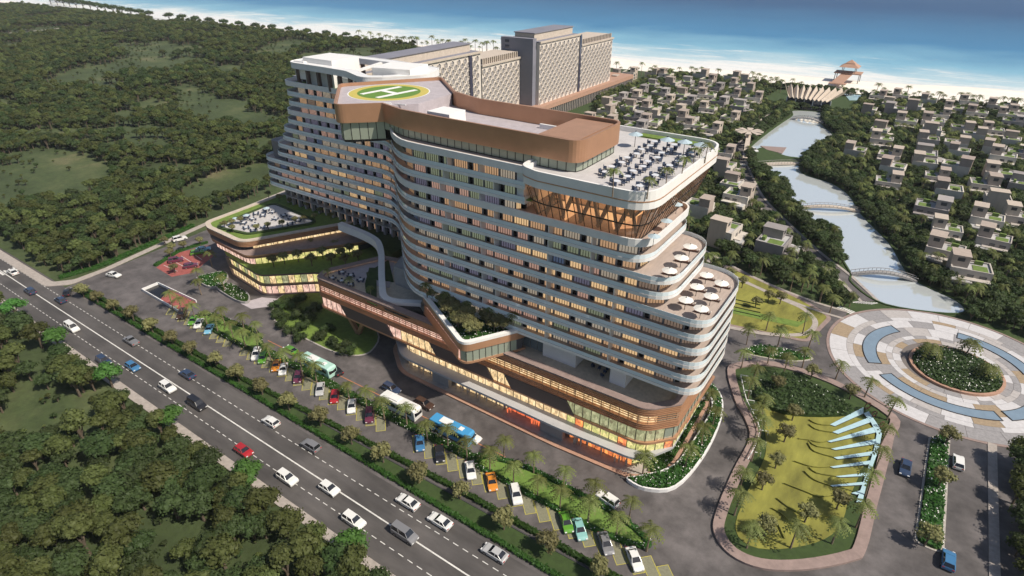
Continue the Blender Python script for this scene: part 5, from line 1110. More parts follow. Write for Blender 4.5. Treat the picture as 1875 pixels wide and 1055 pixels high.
# ================================================================== FAR PATTERNED HOTELS
def hex_mesh():
    mb = MB(); w_, h = 1.12, 1.75
    o_ = [(-w_, -h * .45), (0, -h), (w_, -h * .45), (w_, h * .45), (0, h), (-w_, h * .45)]; i_ = [(x * .84, z * .86) for x, z in o_]
    for k in range(6):
        a, b, c, d = o_[k], o_[(k + 1) % 6], i_[(k + 1) % 6], i_[k]
        mb.face([(.32, a[0], a[1]), (.32, b[0], b[1]), (.32, c[0], c[1]), (.32, d[0], d[1])], 0); mb.face([(0, a[0], a[1]), (0, b[0], b[1]), (.32, b[0], b[1]), (.32, a[0], a[1])], 0); mb.face([(.32, d[0], d[1]), (.32, c[0], c[1]), (.05, c[0], c[1]), (.05, d[0], d[1])], 0)
    mb.face([(.06, x, z) for x, z in i_], 1)
    mb.face([(.10, -w_ * .84, -.1), (.10, w_ * .84, -.35), (.10, w_ * .84, -.2), (.10, -w_ * .84, .1)], 0)
    me = bpy.data.meshes.new('window'); me.from_pydata(mb.v, [], mb.f); me.materials.append(M['hex_tan']); me.materials.append(M['hex_grey']); me.polygons.foreach_set('material_index', mb.m); return me
HEX = hex_mesh()
def far_hotel(name, label, A, secs, depth, pod_to):
    t = thing(name, label, 'hotel building', (A, secs[0][0], 0))
    for (b0, b1, zt) in secs:
        m_ = MB(); m_.box((A - depth / 2, (b0 + b1) / 2, zt / 2), (depth, b1 - b0 - .4, zt)); hp(m_, 'wall', 'hex_tan', t)
        m_ = MB(); m_.box((A - depth / 2, (b0 + b1) / 2, zt + .25), (depth + .8, b1 - b0 + .2, .5)); hp(m_, 'roof', 'roof_slate', t)
        m_ = MB(); m_.box((A + .3, (b0 + b1) / 2, zt + .1), (.9, b1 - b0 + .3, .9)); hp(m_, 'cornice', 'stone_beige', t)
        n = int((b1 - b0 - 1) / 2.3)
        for i in range(n):
            z = zt - 2.6 - (i % 2) * 1.9
            while z > 9:
                o = bpy.data.objects.new('window', HEX); COL.objects.link(o); o.parent = t; o.location = (.02, b0 - secs[0][0] + 1.6 + i * 2.3, z); z -= 3.85
    return t
fh = far_hotel('far_hotel', 'tan hotel block with honeycomb facade behind the helipad', -184, [(150, 242, 38), (242.6, 276.5, 31.5)], 20, 276)
m_ = MB(); m_.box((-193, 200, 40), (10, 78, 3.6)); hp(m_, 'roof_penthouse', 'stone_beige', fh); m_ = MB(); m_.box((-193, 200, 41.9), (11, 79, .3)); hp(m_, 'penthouse_roof', 'roof_slate', fh)
m_ = MB(); m_.box((-183.7, 233.5, 20), (.8, 2.0, 36)); hp(m_, 'recess', 'blue_glass', fh)
m_ = MB()
for i in range(18): m_.box((-184.6, 244 + i * 1.75, 33.2), (.7, .5, 3))
m_.box((-192, 259, 33.2), (14, 30, 2.8)); hp(m_, 'roof_colonnade', 'stone_beige', fh)
fh2 = far_hotel('far_hotel', 'taller tan hotel block with honeycomb facade and dark side nearest the beach', -174, [(279, 321.5, 39), (323.8, 364.5, 33)], 24, 364)
m_ = MB(); m_.box((-184, 300, 41.2), (12, 40, 3.6)); hp(m_, 'roof_penthouse', 'stone_beige', fh2); m_ = MB(); m_.box((-184, 300, 43.2), (13, 41, .4)); hp(m_, 'penthouse_roof', 'roof_slate', fh2)
m_ = MB(); m_.box((-186, 277.5, 20.5), (20, 3.4, 41)); hp(m_, 'side_wall', 'roof_slate', fh2)
m_ = MB()
for i in range(13): m_.box((-192, 275.7, 8 + i * 2.6), (2.6, .3, 1.3))
hp(m_, 'side_window', 'blue_glass', fh2)
m_ = MB(); m_.box((-173.8, 322.6, 20), (.6, 1.9, 38)); hp(m_, 'recess', 'blue_glass', fh2)
m_ = MB()
for i in range(20): m_.box((-174.8, 326 + i * 1.95, 34.6), (.7, .6, 2.8))
m_.box((-184, 345, 34.4), (15, 36, 2.6)); hp(m_, 'roof_colonnade', 'stone_beige', fh2)
m_ = MB(); m_.box((-184, 332, 3.6), (26, 122, 7.2)); hp(m_, 'podium', 'pane_dark', fh2)
m_ = MB(); m_.box((-170.8, 332, 6.6), (1, 122, 2.4)); m_.box((-184, 332, 7.5), (26.5, 122.4, .5)); hp(m_, 'podium_band', 'timber', fh2)
m_ = MB()
for i in range(60): m_.box((-170.8, 272 + i * 2.04, 2.8), (.4, .35, 5.6))
hp(m_, 'podium_fin', 'stone_beige', fh2)
# ================================================================== LAGOON BRIDGES, PAVILION, PIER
def arch_bridge(p, q, wd, rise, label, m_deck):
    p, q = Vector(p), Vector(q); t = thing('footbridge', label, 'bridge', (*((p + q) / 2), 0)); N = 16; d = (q - p).normalized(); n = Vector((-d.y, d.x)) * wd / 2; mb = MB(); rl = MB()
    P_ = [(p.lerp(q, i / N), .35 + rise * math.sin(math.pi * i / N)) for i in range(N + 1)]
    for (a, za), (b, zb) in zip(P_, P_[1:]):
        mb.face([(a.x - n.x, a.y - n.y, za), (b.x - n.x, b.y - n.y, zb), (b.x + n.x, b.y + n.y, zb), (a.x + n.x, a.y + n.y, za)]); mb.face([(a.x + n.x, a.y + n.y, za - .5), (b.x + n.x, b.y + n.y, zb - .5), (b.x - n.x, b.y - n.y, zb - .5), (a.x - n.x, a.y - n.y, za - .5)])
        for s_ in (1, -1):
            mb.face([(a.x + s_ * n.x, a.y + s_ * n.y, za - .5), (b.x + s_ * n.x, b.y + s_ * n.y, zb - .5), (b.x + s_ * n.x, b.y + s_ * n.y, zb), (a.x + s_ * n.x, a.y + s_ * n.y, za)])
            rl.bar((a.x + s_ * n.x, a.y + s_ * n.y, za + .8), (b.x + s_ * n.x, b.y + s_ * n.y, zb + .8), .12, .12); rl.bar((a.x + s_ * n.x, a.y + s_ * n.y, za), (a.x + s_ * n.x, a.y + s_ * n.y, za + .8), .1, .1)
    hp(mb, 'deck', m_deck, t); hp(rl, 'railing', 'grey_wall', t)
arch_bridge(G(1558, 503), G(1678, 515), 1.6, 1.5, 'grey arched footbridge over the lagoon end nearest the roundabout', 'grey_wall')
arch_bridge(G(1456, 382), G(1575, 388), 1.8, 1.3, 'pale curved footbridge crossing the middle of the lagoon', 'stone_beige')
arch_bridge(G(1448, 218), G(1508, 226), 2.6, 1.6, 'far curved footbridge over the lagoon before the fan roofed pavilion', 'grey_wall')
arch_bridge(G(1384, 303), G(1470, 300), 3.0, .4, 'low planted causeway bridge across the lagoon by the star walkway', 'stone_beige')
struct(MB().prism(smooth(GS((1372, 286), (1392, 271), (1412, 276), (1440, 286), (1472, 291), (1474, 304), (1430, 300), (1385, 308)), True, 4), -.05, .16).build('causeway', 'lawn_dark'))
m_ = MB(); m_.prism(GS((1392, 268), (1440, 271), (1432, 282), (1404, 275)), -.02, .25); tag(m_.build('lakeside_deck', 'pink_stone'), 'pink triangular stone deck on the lagoon shore', 'deck')
fp = thing('fan_roof_pavilion', 'pavilion with fan shaped folded beige roof at the lagoon head', 'pavilion building', (*G(1490, 190), 0))
m_ = MB(); NF = 10; fr_ = [Vector(G(1443 + 75 * i / (2 * NF), 178 + 9 * i / (2 * NF), 5.6)) for i in range(2 * NF + 1)]; bk_ = [Vector(G(1436 + 116 * i / (2 * NF), 158 + 11 * i / (2 * NF), 9)) for i in range(2 * NF + 1)]
for i in range(2 * NF):
    za0, za1 = (6.2, 5.2) if i % 2 == 0 else (5.2, 6.2); zb0, zb1 = (11, 7.6) if i % 2 == 0 else (7.6, 11)
    q = [(*fr_[i], za0), (*fr_[i + 1], za1), (*bk_[i + 1], zb1), (*bk_[i], zb0)]; m_.face(q[:3]); m_.face([q[0], q[2], q[3]])
hp(m_, 'folded_roof', 'stone_beige', fp)
m_ = MB()
for i in range(0, 2 * NF, 2): a, b = fr_[i].lerp(bk_[i], .15), fr_[i + 2].lerp(bk_[i + 2], .15); m_.face([(*a, 0), (*b, 0), (*b, 5.6), (*a, 5.6)])
hp(m_, 'glass_wall', 'blue_glass', fp); m_ = MB(); m_.prism([tuple(fr_[0]), tuple(fr_[-1]), tuple(bk_[-1].lerp(fr_[-1], .3)), tuple(bk_[0].lerp(fr_[0], .3))], 0, .4); hp(m_, 'base_slab', 'stone_beige', fp)
m_ = MB()
for i in range(0, 2 * NF + 1, 4): a = fr_[i].lerp(bk_[i], .12); m_.box((a.x, a.y, 2.8), (.5, .5, 5.6))
hp(m_, 'column', 'fascia', fp)
pl_ = MB(); pl_.prism(GS((1545, 172), (1590, 176), (1588, 184), (1555, 184)), -.02, .2); tag(pl_.build('swimming_pool', 'water_pale'), 'pale swimming pool beside the fan roofed pavilion', 'pool')
pr = thing('beach_pier', 'orange timber pier ramp with two tier gazebo on the beach', 'pier', (*G(1540, 150), 0))
g0 = Vector(G(1554, 133, 6)); g1 = Vector(G(1531, 153, 2.5)); m_ = MB(); m_.bar((*g1, 2.5), (*g0, 6), 7, .5); m_.bar((*G(1518, 151, 2.5), 2.4), (*G(1549, 154, 2.5), 2.4), 6, .5); hp(m_, 'ramp', 'timber', pr)
m_ = MB(); m_.box((g0.x, g0.y, 6), (17, 12, .6)); hp(m_, 'platform', 'timber', pr)
m_ = MB()
for sx_ in (-1, 1):
    for sy_ in (-1, 1): m_.box((g0.x + sx_ * 7.5, g0.y + sy_ * 5, 3), (.5, .5, 6)); m_.box((g0.x + sx_ * 4, g0.y + sy_ * 4, 8), (.4, .4, 4))
hp(m_, 'column', 'grey_wall', pr)
def hip(mb, c, w_, z0, z1, tw=.1):
    a = [(c.x - w_, c.y - w_, z0), (c.x + w_, c.y - w_, z0), (c.x + w_, c.y + w_, z0), (c.x - w_, c.y + w_, z0)]; b = [(c.x - w_ * tw, c.y - w_ * tw, z1), (c.x + w_ * tw, c.y - w_ * tw, z1), (c.x + w_ * tw, c.y + w_ * tw, z1), (c.x - w_ * tw, c.y + w_ * tw, z1)]
    for i in range(4): mb.face([a[i], a[(i + 1) % 4], b[(i + 1) % 4], b[i]])
    mb.face(b)
m_ = MB(); hip(m_, g0, 6.2, 10, 12.2, .45); hip(m_, g0, 3.0, 12.4, 14.4, .05); hp(m_, 'gazebo_roof', 'timber', pr)
st_ = thing('star_walkway', 'tan raised walkway ending in an eight petal star beside the lagoon road', 'walkway', (*G(1366, 280), 0))
s0 = Vector(G(1372, 241, 7)); s1 = Vector(G(1364, 290, 1)); m_ = MB(); m_.bar((*s1, 1), (*s0, 6.8), 2.0, .4); hp(m_, 'ramp', 'stone_beige', st_); m_ = MB()
for i in range(8):
    a = i * math.pi / 4 + .2; d = Vector((math.cos(a), math.sin(a))); n = Vector((-d.y, d.x)); c0 = s0 + d * .5; c1 = s0 + d * 6.2
    m_.prism([tuple(c0 - n * .4), tuple(c1 - n * 1.5), tuple(c1 + n * 1.5), tuple(c0 + n * .4)], 7, 7.3)
hp(m_, 'star_petal', 'stone_beige', st_); m_ = MB(); m_.box((s0.x, s0.y, 3.4), (.7, .7, 6.8)); hp(m_, 'support', 'stone_beige', st_)
# ================================================================== VEHICLES
def loft_y(mb, prof, ys, mi=0):
    n = len(prof); base = len(mb.v)
    for (y, sx_, sz_, zo) in ys:
        for x, z in prof: mb.v.append((x * sx_, y, (z - .5) * sz_ + .5 + zo))
    for k in range(len(ys) - 1):
        for i in range(n): j = (i + 1) % n; mb.f.append((base + k * n + i, base + k * n + j, base + (k + 1) * n + j, base + (k + 1) * n + i)); mb.m.append(mi)
    mb.f.append(tuple(base + i for i in range(n))); mb.m.append(mi); mb.f.append(tuple(base + (len(ys) - 1) * n + i for i in reversed(range(n)))); mb.m.append(mi)
def cabin(mb, b, t, zb, zt, hb, ht, mi=0, top=True):
    n = len(mb.v)
    for x in b: mb.v += [(x, -hb, zb), (x, hb, zb)]
    for x in t: mb.v += [(x, -ht, zt), (x, ht, zt)]
    for f in ((0, 2, 6, 4), (3, 1, 5, 7), (2, 3, 7, 6), (1, 0, 4, 5)): mb.f.append(tuple(n + i for i in f)); mb.m.append(mi)
    if top: mb.f.append((n + 4, n + 6, n + 7, n + 5)); mb.m.append(mi)
KIND = dict(
    sedan=dict(L=2.15, belt=.88, cb=(-1.62, .92), ct=(-.98, .22), zt=1.36, hood=.80, tail=.90),
    coupe=dict(L=2.08, belt=.82, cb=(-1.60, .80), ct=(-.80, .10), zt=1.20, hood=.70, tail=.88),
    suv=dict(L=2.10, belt=1.0, cb=(-2.0, .85), ct=(-1.72, .25), zt=1.62, hood=.94, tail=1.0),
    hatch=dict(L=1.95, belt=.92, cb=(-1.86, .90), ct=(-1.45, .22), zt=1.42, hood=.84, tail=.92),
    van=dict(L=2.3, belt=1.15, cb=(-2.22, 1.35), ct=(-2.12, .75), zt=1.92, hood=1.0, tail=1.15),
    pickup=dict(L=2.4, belt=.98, cb=(-.55, 1.05), ct=(-.40, .45), zt=1.62, hood=.92, tail=.95))
def car_proto(kind):
    k = KIND[kind]; L_ = k['L']; t = thing('car', 'car', 'car', (0, 0, -500)); mb = MB(); be = k['belt']
    prof = [(-L_ + .06, .26), (-L_, .55), (-L_ + .05, k['tail'] - .1), (-L_ + .2, k['tail']), (k['cb'][0], be), (k['cb'][1], be), (L_ - .45, k['hood']), (L_ - .1, k['hood'] - .16), (L_, .5), (L_ - .06, .26)]
    loft_y(mb, prof, [(-.86, .965, .90, -.01), (-.78, .995, 1, 0), (0, 1, 1.02, .012), (.78, .995, 1, 0), (.86, .965, .90, -.01)])
    if kind == 'pickup': mb.box((-1.5, 0, 1.0), (1.6, 1.5, .12))
    def paintable(o): o.material_slots[0].link = 'OBJECT'; o.material_slots[0].material = M['paint_car_white']; return o
    paintable(mb.build('body', 'paint_car_white', t, sm=False))
    g = MB(); cabin(g, k['cb'], k['ct'], be - .01, k['zt'] - .04, .76, .60); g.build('windows', 'car_glass', t)
    r = MB(); x0, x1 = k['ct']; r.prism([(x0 - .05, -.61), (x1 + .03, -.61), (x1 + .03, .61), (x0 - .05, .61)], k['zt'] - .05, k['zt'])
    for s_ in (-1, 1):
        for (xb, xt) in ((k['cb'][0], k['ct'][0]), (k['cb'][1], k['ct'][1]), ((k['cb'][0] + k['cb'][1]) / 2 - .1, (x0 + x1) / 2 - .1)): r.bar((xb, s_ * .765, be), (xt, s_ * .605, k['zt'] - .03), .07, .05)
    paintable(r.build('roof', 'paint_car_white', t))
    for sx_ in (-1, 1):
        for sy_ in (-1, 1):
            w_ = MB(); n = 10; c = (sx_ * L_ * .63, sy_ * .80, .32)
            for q, (yy, m2) in enumerate(((sy_ * .09, 0),)):
                o_ = [(c[0] + .32 * math.cos(2 * math.pi * i / n), c[1] + yy, c[2] + .32 * math.sin(2 * math.pi * i / n)) for i in range(n)]; i_ = [(p[0], c[1] - sy_ * .12, p[2]) for p in o_]
                for i in range(n): j = (i + 1) % n; w_.face([o_[i], o_[j], i_[j], i_[i]], 0)
                w_.face(o_, 0); rm = MB(); rm.face([(c[0] + .19 * math.cos(2 * math.pi * i / n), c[1] + yy * 1.12, c[2] + .19 * math.sin(2 * math.pi * i / n)) for i in range(n)])
            wo = w_.build('wheel', 'tyre', t); rm.build('rim', 'rim', wo)
    for sy_ in (-1, 1):
        MB().box((L_ - .1, sy_ * .6, .60), (.22, .34, .14)).build('headlight', 'head_lamp', t); MB().box((-L_ + .05, sy_ * .62, .72), (.14, .32, .16)).build('tail_light', 'tail_lamp', t)
    return t
CP = {k: car_proto(k) for k in KIND}; CU = set()
def car(kind, color, x, y, rz, label, z=0.0, b=None, sc=1.0):
    a, bb = G(x, y, z + .6); bb = b if b is not None else bb; p = CP[kind]; pt = 'paint_car_' + color
    if kind not in CU:
        CU.add(kind); o = p; o.location = (a, bb, z + .01); o.rotation_euler = (0, 0, rad(rz)); o.scale = (sc,) * 3; o['label'] = label
        for c in o.children:
            if c.material_slots[0].link == 'OBJECT': c.material_slots[0].material = M[pt]
    else: o = dup(p, (a, bb, z + .01), rad(rz), sc, label, paint=pt)
    if 'van' in kind: o['category'] = 'van'
    return o
for args in (
    ('sedan', 'white', 23, 498, 180, 'white saloon by the footway just past the zebra crossing'), ('suv', 'navy', 55, 533, 180, 'dark blue car on the road just below the zebra crossing'),
    ('sedan', 'black', 123, 535, 150, 'black car turning at the mouth of the side road'), ('hatch', 'navy', 111, 549, 180, 'dark hatchback on the road beside the end of the verge'),
    ('van', 'white', 132, 600, 0, 'white van on the main road near the far bright tree'), ('pickup', 'grey', 240, 624, 180, 'grey pickup truck with open bed on the main road'),
    ('suv', 'navy', 190, 661, 0, 'navy car beside a bright green kerb tree'), ('hatch', 'blue', 243, 671, 0, 'blue hatchback half hidden behind a bright kerb tree'),
    ('sedan', 'navy', 343, 685, 180, 'dark blue saloon in the lane beside the verge'), ('suv', 'white', 307, 709, 0, 'white car with dark sunroof on the main road'),
    ('van', 'black', 361, 740, 0, 'long black van beside the centre line'), ('hatch', 'white', 496, 772, 180, 'white car alone in the lane beside the verge'),
    ('suv', 'grey', 569, 816, 180, 'dark grey car in the lane beside the verge'), ('hatch', 'red', 446, 825, 0, 'red car next to a bright kerb tree'),
    ('suv', 'white', 526, 875, 0, 'white car close to the footway below the red car'), ('hatch', 'white', 603, 894, 0, 'white car with black roof beside the centre line'),
    ('sedan', 'white', 747, 919, 180, 'white saloon leading two in the lane by the verge'), ('sedan', 'white', 806, 954, 180, 'white saloon with dark windows behind another white saloon'),
    ('van', 'grey', 741, 978, 0, 'dark grey van beside the centre line at picture bottom'), ('sedan', 'silver', 906, 1012, 180, 'large silver saloon lowest in the lane by the verge'),
    ('suv', 'white', 648, 953, 0, 'white car partly behind the lowest bright kerb tree'),
    ('sedan', 'white', 208, 503, 15, 'white saloon crossing the forecourt by the forest edge'), ('suv', 'white', 329, 437, 75, 'white car on the side road behind the pavilion'),
    ('suv', 'maroon', 322, 476, 60, 'dark purple car on the red paved bays'), ('hatch', 'maroon', 349, 486, 60, 'magenta car on the red paved bays'), ('hatch', 'green', 361, 462, 60, 'green car on the red paved bays'), ('sedan', 'lightblue', 372, 456, 60, 'pale blue car on the red paved bays'),
    ('coupe', 'green', 532, 640, 175, 'bright green sports car on the drive behind the flower hedge'), ('sedan', 'black', 614, 678, 170, 'dark car beside the mint bus'), ('suv', 'navy', 717, 712, 0, 'dark blue car on the drive near the podium corner'),
    ('suv', 'brown', 777, 740, 0, 'dark brown car on the drive beside the white bus'), ('sedan', 'white', 862, 799, 0, 'white car hidden behind the blue bus'), ('suv', 'white', 1112, 914, 170, 'white car on the drive beside the near lawn'),
    ('sedan', 'navy', 1658, 856, -90, 'dark blue saloon on the avenue below the roundabout'), ('hatch', 'white', 1755, 846, 92, 'white car on the avenue beyond the planted median'), ('hatch', 'blue', 1737, 1025, 90, 'blue car on the avenue at picture bottom'),
    ('suv', 'white', 1381, 275, -40, 'white car on the lagoon road by the star walkway'), ('sedan', 'black', 1351, 289, 0, 'black car on the lagoon road below the star walkway'), ('sedan', 'black', 1653, 261, 20, 'dark car parked on the curved villa lane')): car(*args)
PK = [('suv', 'brown', 322, 580, 'dark brown car in the first parking bay by the basement ramp'), ('coupe', 'green', 343, 591, 'green car parked near the basement ramp'), ('coupe', 'white', 353, 597, 'white car parked between green and pale blue cars'), ('coupe', 'lightblue', 375, 606, 'pale blue car parked beside the far lawn'),
      ('suv', 'white', 460, 654, 'white car parked at the end of the far lawn hedge'), ('hatch', 'green', 473, 660, 'dark green car parked next to a white car'), ('coupe', 'orange', 498, 673, 'orange car parked level with the mint bus front'), ('coupe', 'white', 511, 680, 'white coupe parked beside an orange car'), ('hatch', 'maroon', 538, 695, 'dark red car parked alone below the mint bus'),
      ('sedan', 'silver', 580, 716, 'grey car parked alone beside the hedge'), ('hatch', 'red', 609, 729, 'bright red car parked by the flower hedge'), ('sedan', 'white', 640, 746, 'white car parked two bays from the red car'), ('suv', 'maroon', 671, 765, 'dark maroon car at the end of the middle parking row'),
      ('sedan', 'blue', 766, 813, 'steel blue car parked below the blue bus'), ('sedan', 'black', 803, 832, 'black car parked below the blue bus'), ('sedan', 'white', 861, 861, 'white car parked by the start of the near lawn'), ('coupe', 'orange', 901, 881, 'orange sports car parked by the near lawn'), ('suv', 'white', 946, 904, 'white car with black sunroof parked by the near lawn'),
      ('sedan', 'green', 1037, 955, 'green car parked beside a turquoise car'), ('sedan', 'teal', 1063, 966, 'turquoise car parked beside a green car'), ('sedan', 'grey', 1111, 991, 'dark grey car parked near the corner palm'), ('sedan', 'white', 1165, 1018, 'white car in the last parking bay by the corner palm')]
park = []
for (k_, c_, x, y, l_) in PK:
    a, b = G(x, y, .6); park.append(a); o = car(k_, c_, x, y, -45, l_, b=58.5, sc=.96); o.location.x = a
bay_me = None
def bays(a0, a1):
    n = int(round((a1 - a0) / 2.72))
    for i in range(n + 1):
        a = a0 + i * 2.72; mb = MB(); c, s_ = math.cos(rad(-45)), math.sin(rad(-45))
        def q(hx, hy): return [(a + x * c - y * s_, 58.6 + x * s_ + y * c) for x, y in ((-hx, -hy), (hx, -hy), (hx, hy), (-hx, hy))]
        mb.sheet(q(2.25, .93), .014, 0); mb.sheet(q(2.17, .85), .018, 1); struct(mb.build('parking_bay', ['paint_yellow', 'bay']))
bays(-145.5, -121); bays(-114.6, -70); bays(-61.4, -13)
m_ = MB(); m_.bar((-113.5, 63.9, .014), (-46, 65.0, .014), .18, .012); struct(m_.build('road_marking', 'paint_orange'))
def bus_proto():
    t = thing('bus', 'bus', 'bus', (0, 0, -500)); mb = MB(); prof = [(-4.6, .35), (-4.7, 1.2), (-4.6, 2.5), (-4.35, 2.75), (4.3, 2.75), (4.62, 2.45), (4.75, 1.2), (4.7, .35)]
    loft_y(mb, prof, [(-1.16, .985, .97, -.04), (-1.05, 1, 1, 0), (0, 1, 1.02, .01), (1.05, 1, 1, 0), (1.16, .985, .97, -.04)]); o = mb.build('body', 'paint_car_white', t); o.material_slots[0].link = 'OBJECT'; o.material_slots[0].material = M['paint_car_white']
    for s_ in (-1, 1):
        for i in range(6): MB().box((-3.6 + i * 1.38, s_ * 1.15, 1.75), (1.28, .07, .85)).build('window', 'car_glass', t)
    m2 = MB(); m2.face([(4.755, -1.0, 1.25), (4.755, 1.0, 1.25), (4.62, 1.0, 2.42), (4.62, -1.0, 2.42)]); m2.build('windscreen', 'car_glass', t); m2 = MB(); m2.face([(-4.72, 1.0, 1.4), (-4.72, -1.0, 1.4), (-4.62, -1.0, 2.4), (-4.62, 1.0, 2.4)]); m2.build('rear_window', 'car_glass', t)
    MB().box((-1.2, 0, 2.86), (2.4, 1.5, .22)).build('roof_unit', 'fascia', t); MB().box((2.4, 0, 2.82), (.9, .9, .14)).build('roof_hatch', 'fascia', t)
    for sx_ in (-2.9, 2.9):
        for sy_ in (-1, 1):
            w_ = MB(); n = 12; o_ = [(sx_ + .46 * math.cos(2 * math.pi * i / n), sy_ * 1.19, .46 + .46 * math.sin(2 * math.pi * i / n)) for i in range(n)]; w_.face(o_, 0)
            for i in range(n): j = (i + 1) % n; w_.face([o_[i], o_[j], (o_[j][0], sy_ * .9, o_[j][2]), (o_[i][0], sy_ * .9, o_[i][2])], 0)
            w_.build('wheel', 'tyre', t)
    return t
bp_ = bus_proto()
for i, (x, y, c_, l_) in enumerate(((582, 668, 'mint', 'mint green bus on the drive behind the flower hedge'), (733, 742, 'white', 'white bus on the drive in front of the podium'), (827, 786, 'busblue', 'blue bus on the drive before the shops'))):
    a, b = G(x, y, 1.5); o = bp_ if i == 0 else dup(bp_, (a, b, .01), 0, 1.0, l_, paint='paint_car_' + c_); o.location = (a, b, .01); o['label'] = l_; o.rotation_euler = (0, 0, rad(1))
    if i == 0:
        mint_body = [c for c in o.children if c.name.startswith('body')][0]
mint_body.material_slots[0].material = M['paint_car_mint']
# ================================================================== TERRACE FURNITURE
def table_proto(parasol=None):
    t = thing('patio_table', 'table', 'table', (0, 0, -500)); n = 10
    m_ = MB(); m_.prism([(.55 * math.cos(2 * math.pi * i / n), .55 * math.sin(2 * math.pi * i / n)) for i in range(n)], .68, .74); m_.build('table_top', 'table_top', t); MB().tube([(0, 0, 0), (0, 0, .7)], [.08, .06], 6).build('leg', 'dark_frame', t); return t
def chair_proto():
    t = thing('patio_chair', 'chair', 'chair', (0, 0, -500)); MB().box((0, 0, .38), (.5, .5, .14)).build('seat', 'chair_blue', t); m_ = MB(); m_.box((-.24, 0, .65), (.08, .52, .5)); m_.box((0, .25, .52), (.45, .06, .25)); m_.box((0, -.25, .52), (.45, .06, .25)); m_.build('backrest', 'chair_blue', t)
    m_ = MB()
    for sx_ in (-.2, .2):
        for sy_ in (-.2, .2): m_.box((sx_, sy_, .16), (.05, .05, .32))
    m_.build('legs', 'dark_frame', t); return t
def parasol_proto(m2, r=1.25):
    t = thing('parasol', 'parasol', 'parasol', (0, 0, -500)); m_ = MB(); n = 8; MB().tube([(0, 0, 0), (0, 0, 2.3)], [.05, .04], 6).build('pole', 'dark_frame', t)
    rim = [(r * math.cos(2 * math.pi * i / n), r * math.sin(2 * math.pi * i / n), 1.85) for i in range(n)]
    for i in range(n): m_.face([rim[i], rim[(i + 1) % n], (0, 0, 2.32)]); m_.face([rim[(i + 1) % n], rim[i], (0, 0, 2.26)])
    m_.build('canopy', m2, t); MB().box((0, 0, 2.36), (.16, .16, .1)).build('finial', 'dark_frame', t); return t
def lounger_proto():
    t = thing('sun_lounger', 'lounger', 'sun lounger', (0, 0, -500)); MB().box((0, 0, .2), (1.5, .6, .14)).build('frame', 'lounger_wood', t); MB().box((-.1, 0, .31), (1.0, .52, .1)).build('mattress', 'lounger_wood', t); m_ = MB(); m_.bar((.38, 0, .36), (.85, 0, .62), .55, .12); m_.build('headrest', 'cushion', t)
    for sx_ in (-.6, .6):
        for sy_ in (-.2, .2): MB().box((sx_, sy_, .07), (.07, .07, .14)).build('leg', 'lounger_wood', t)
    return t
TB = Pool([table_proto()]); CH = Pool([chair_proto()]); PA = Pool([parasol_proto('parasol'), ]); PB = Pool([parasol_proto('parasol_blue', 1.1)]); SLN = Pool([lounger_proto()])
def dining(a, b, z, where, g, n=4, sc=1.0):
    TB.put(0, (a, b, z), 0, sc, 'round dining table with dark chairs ' + where, 'tables ' + where); r0 = R.uniform(0, 1.5)
    for i in range(n): t = r0 + i * 2 * math.pi / n; CH.put(0, (a + .95 * sc * math.cos(t), b + .95 * sc * math.sin(t), z), t + math.pi, sc, 'dark blue dining chair at a round table ' + where, 'chairs ' + where)
for i in range(3):
    for j in range(9):
        a, b = -39.2 + i * 3.7 + (j % 2) * .4, 79.4 + j * 2.9
        if b > 104 or R.random() < .06: continue
        dining(a, b, 49.42, 'on the roof terrace', 'roof', 3, 1.05)
for (x, y) in ((1164, 247), (1222, 257), (1254, 261), (1284, 266)):
    a, b = G(x, y, 51.6); PB.put(0, (a, b, 49.42), 0, 1.2, 'pale blue parasol along the back wall of the roof terrace', 'parasols at the back of the roof terrace')
def FZ(*p): return [(360 + x / 5.025, 350 + y / 5.025) for x, y in p]
for (x, y) in FZ((640, 170), (695, 190), (545, 205), (608, 222), (460, 232), (515, 255), (722, 252), (803, 222), (868, 245), (935, 268), (860, 300), (455, 335), (520, 360), (540, 305), (620, 330), (430, 292)):
    a, b = G(x, y, 12.8); dining(a, b, 12.3, 'on the pavilion roof', 'pav', 4, .85)
for (x, y) in FZ((640, 150), (455, 215), (350, 245)):
    a, b = G(x, y, 14.2); PB.put(0, (a, b, 12.3), 0, .9, 'pale parasol on the far side of the pavilion roof terrace', 'parasols on the pavilion roof')
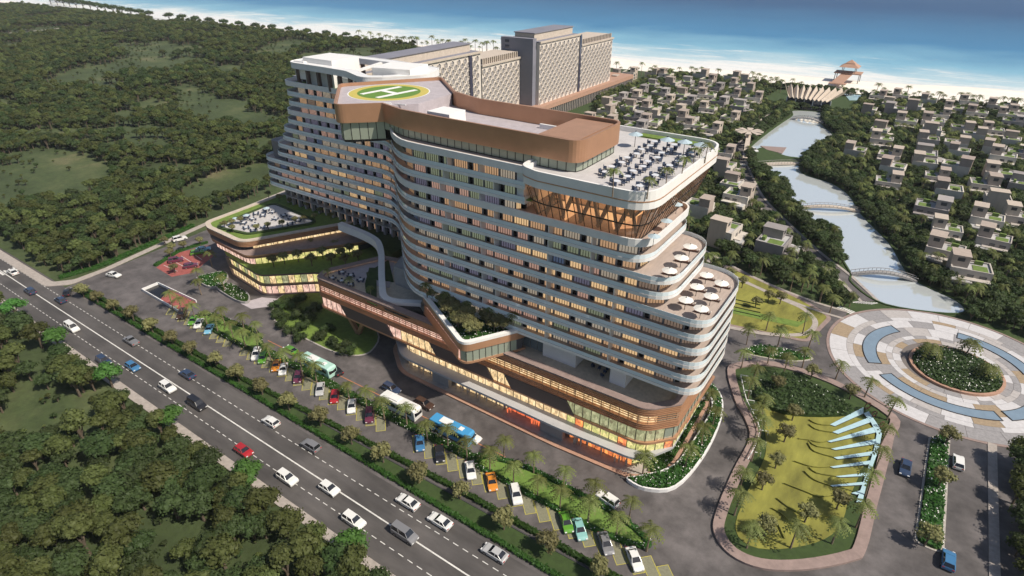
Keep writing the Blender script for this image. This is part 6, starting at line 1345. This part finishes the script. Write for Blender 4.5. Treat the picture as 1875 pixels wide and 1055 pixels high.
for (x, y) in ((608, 507), (625, 512), (626, 496), (642, 502), (660, 510), (641, 519)):
    a, b = G(x, y, 14.2); dining(a, b, 13.42, 'on the nose terrace of the bridge wing', 'nose', 5, .8)
def DZ(*p): return [(1000 + x / 4.6875, 400 + y / 4.6875) for x, y in p]
for lst, z, w_ in ((DZ((1240, 225), (1165, 320), (1062, 430)), ZK(7) + .4, 'upper stepped terrace at the tower end'), (DZ((1380, 470), (1510, 540), (1300, 570), (1420, 650), (1203, 683), (1335, 757)), ZK(5) + .4, 'lower stepped terrace at the tower end')):
    for (x, y) in lst:
        a, b = G(x, y, z + 2.1); PA.put(0, (a, b, z), .2, .95, 'white octagonal parasol on the ' + w_, 'white parasols on the ' + w_.split(' at')[0])
        for s_ in (-.75, .75):
            aa, bb = G(x + s_ * 9 + 1, y + 9 + s_ * 1.5, z + .3); SLN.put(0, (aa, bb, z), rad(8), .9, 'brown sun lounger with pale cushion on the ' + w_, 'sun loungers on the ' + w_.split(' at')[0])
for (x, y) in ((1240, 372), (1221, 402), (1198, 430)):
    a, b = G(x, y, ZK(9) + 2.3); PB.put(0, (a, b, ZK(9) + .4), 0, .9, 'greenish parasol on the deck under the glass lounge', 'parasols under the lounge')
for (x, y) in ((1086, 670), (1097, 674), (1108, 680), (1103, 687), (1112, 676)):
    a, b = G(x, y, 13.7); CH.put(0, (a, b, 13.3), R.uniform(0, 6), 1.0, 'dark tub chair on the shaded podium deck under the tower', 'chairs on the podium deck')
for pool in (palms, tall, street, kerbt, gt, big, wood, rowt, VP_, TB, CH, PA, PB, SLN): pool.done()

# ================================================================== HAZE
mh = bpy.data.materials.new('haze_air'); mh.use_nodes = True; th_ = mh.node_tree; th_.nodes.remove(th_.nodes['Principled BSDF'])
pv = th_.nodes.new('ShaderNodeVolumePrincipled'); pv.inputs['Density'].default_value = .00008; pv.inputs['Color'].default_value = (.86, .91, .97, 1); th_.links.new(pv.outputs[0], th_.nodes['Material Output'].inputs['Volume']); M['haze_air'] = mh
hz = MB().box((-1500, 3750, 40), (9040, 10540, 84)).build('haze', 'haze_air'); hz['kind'] = 'stuff'
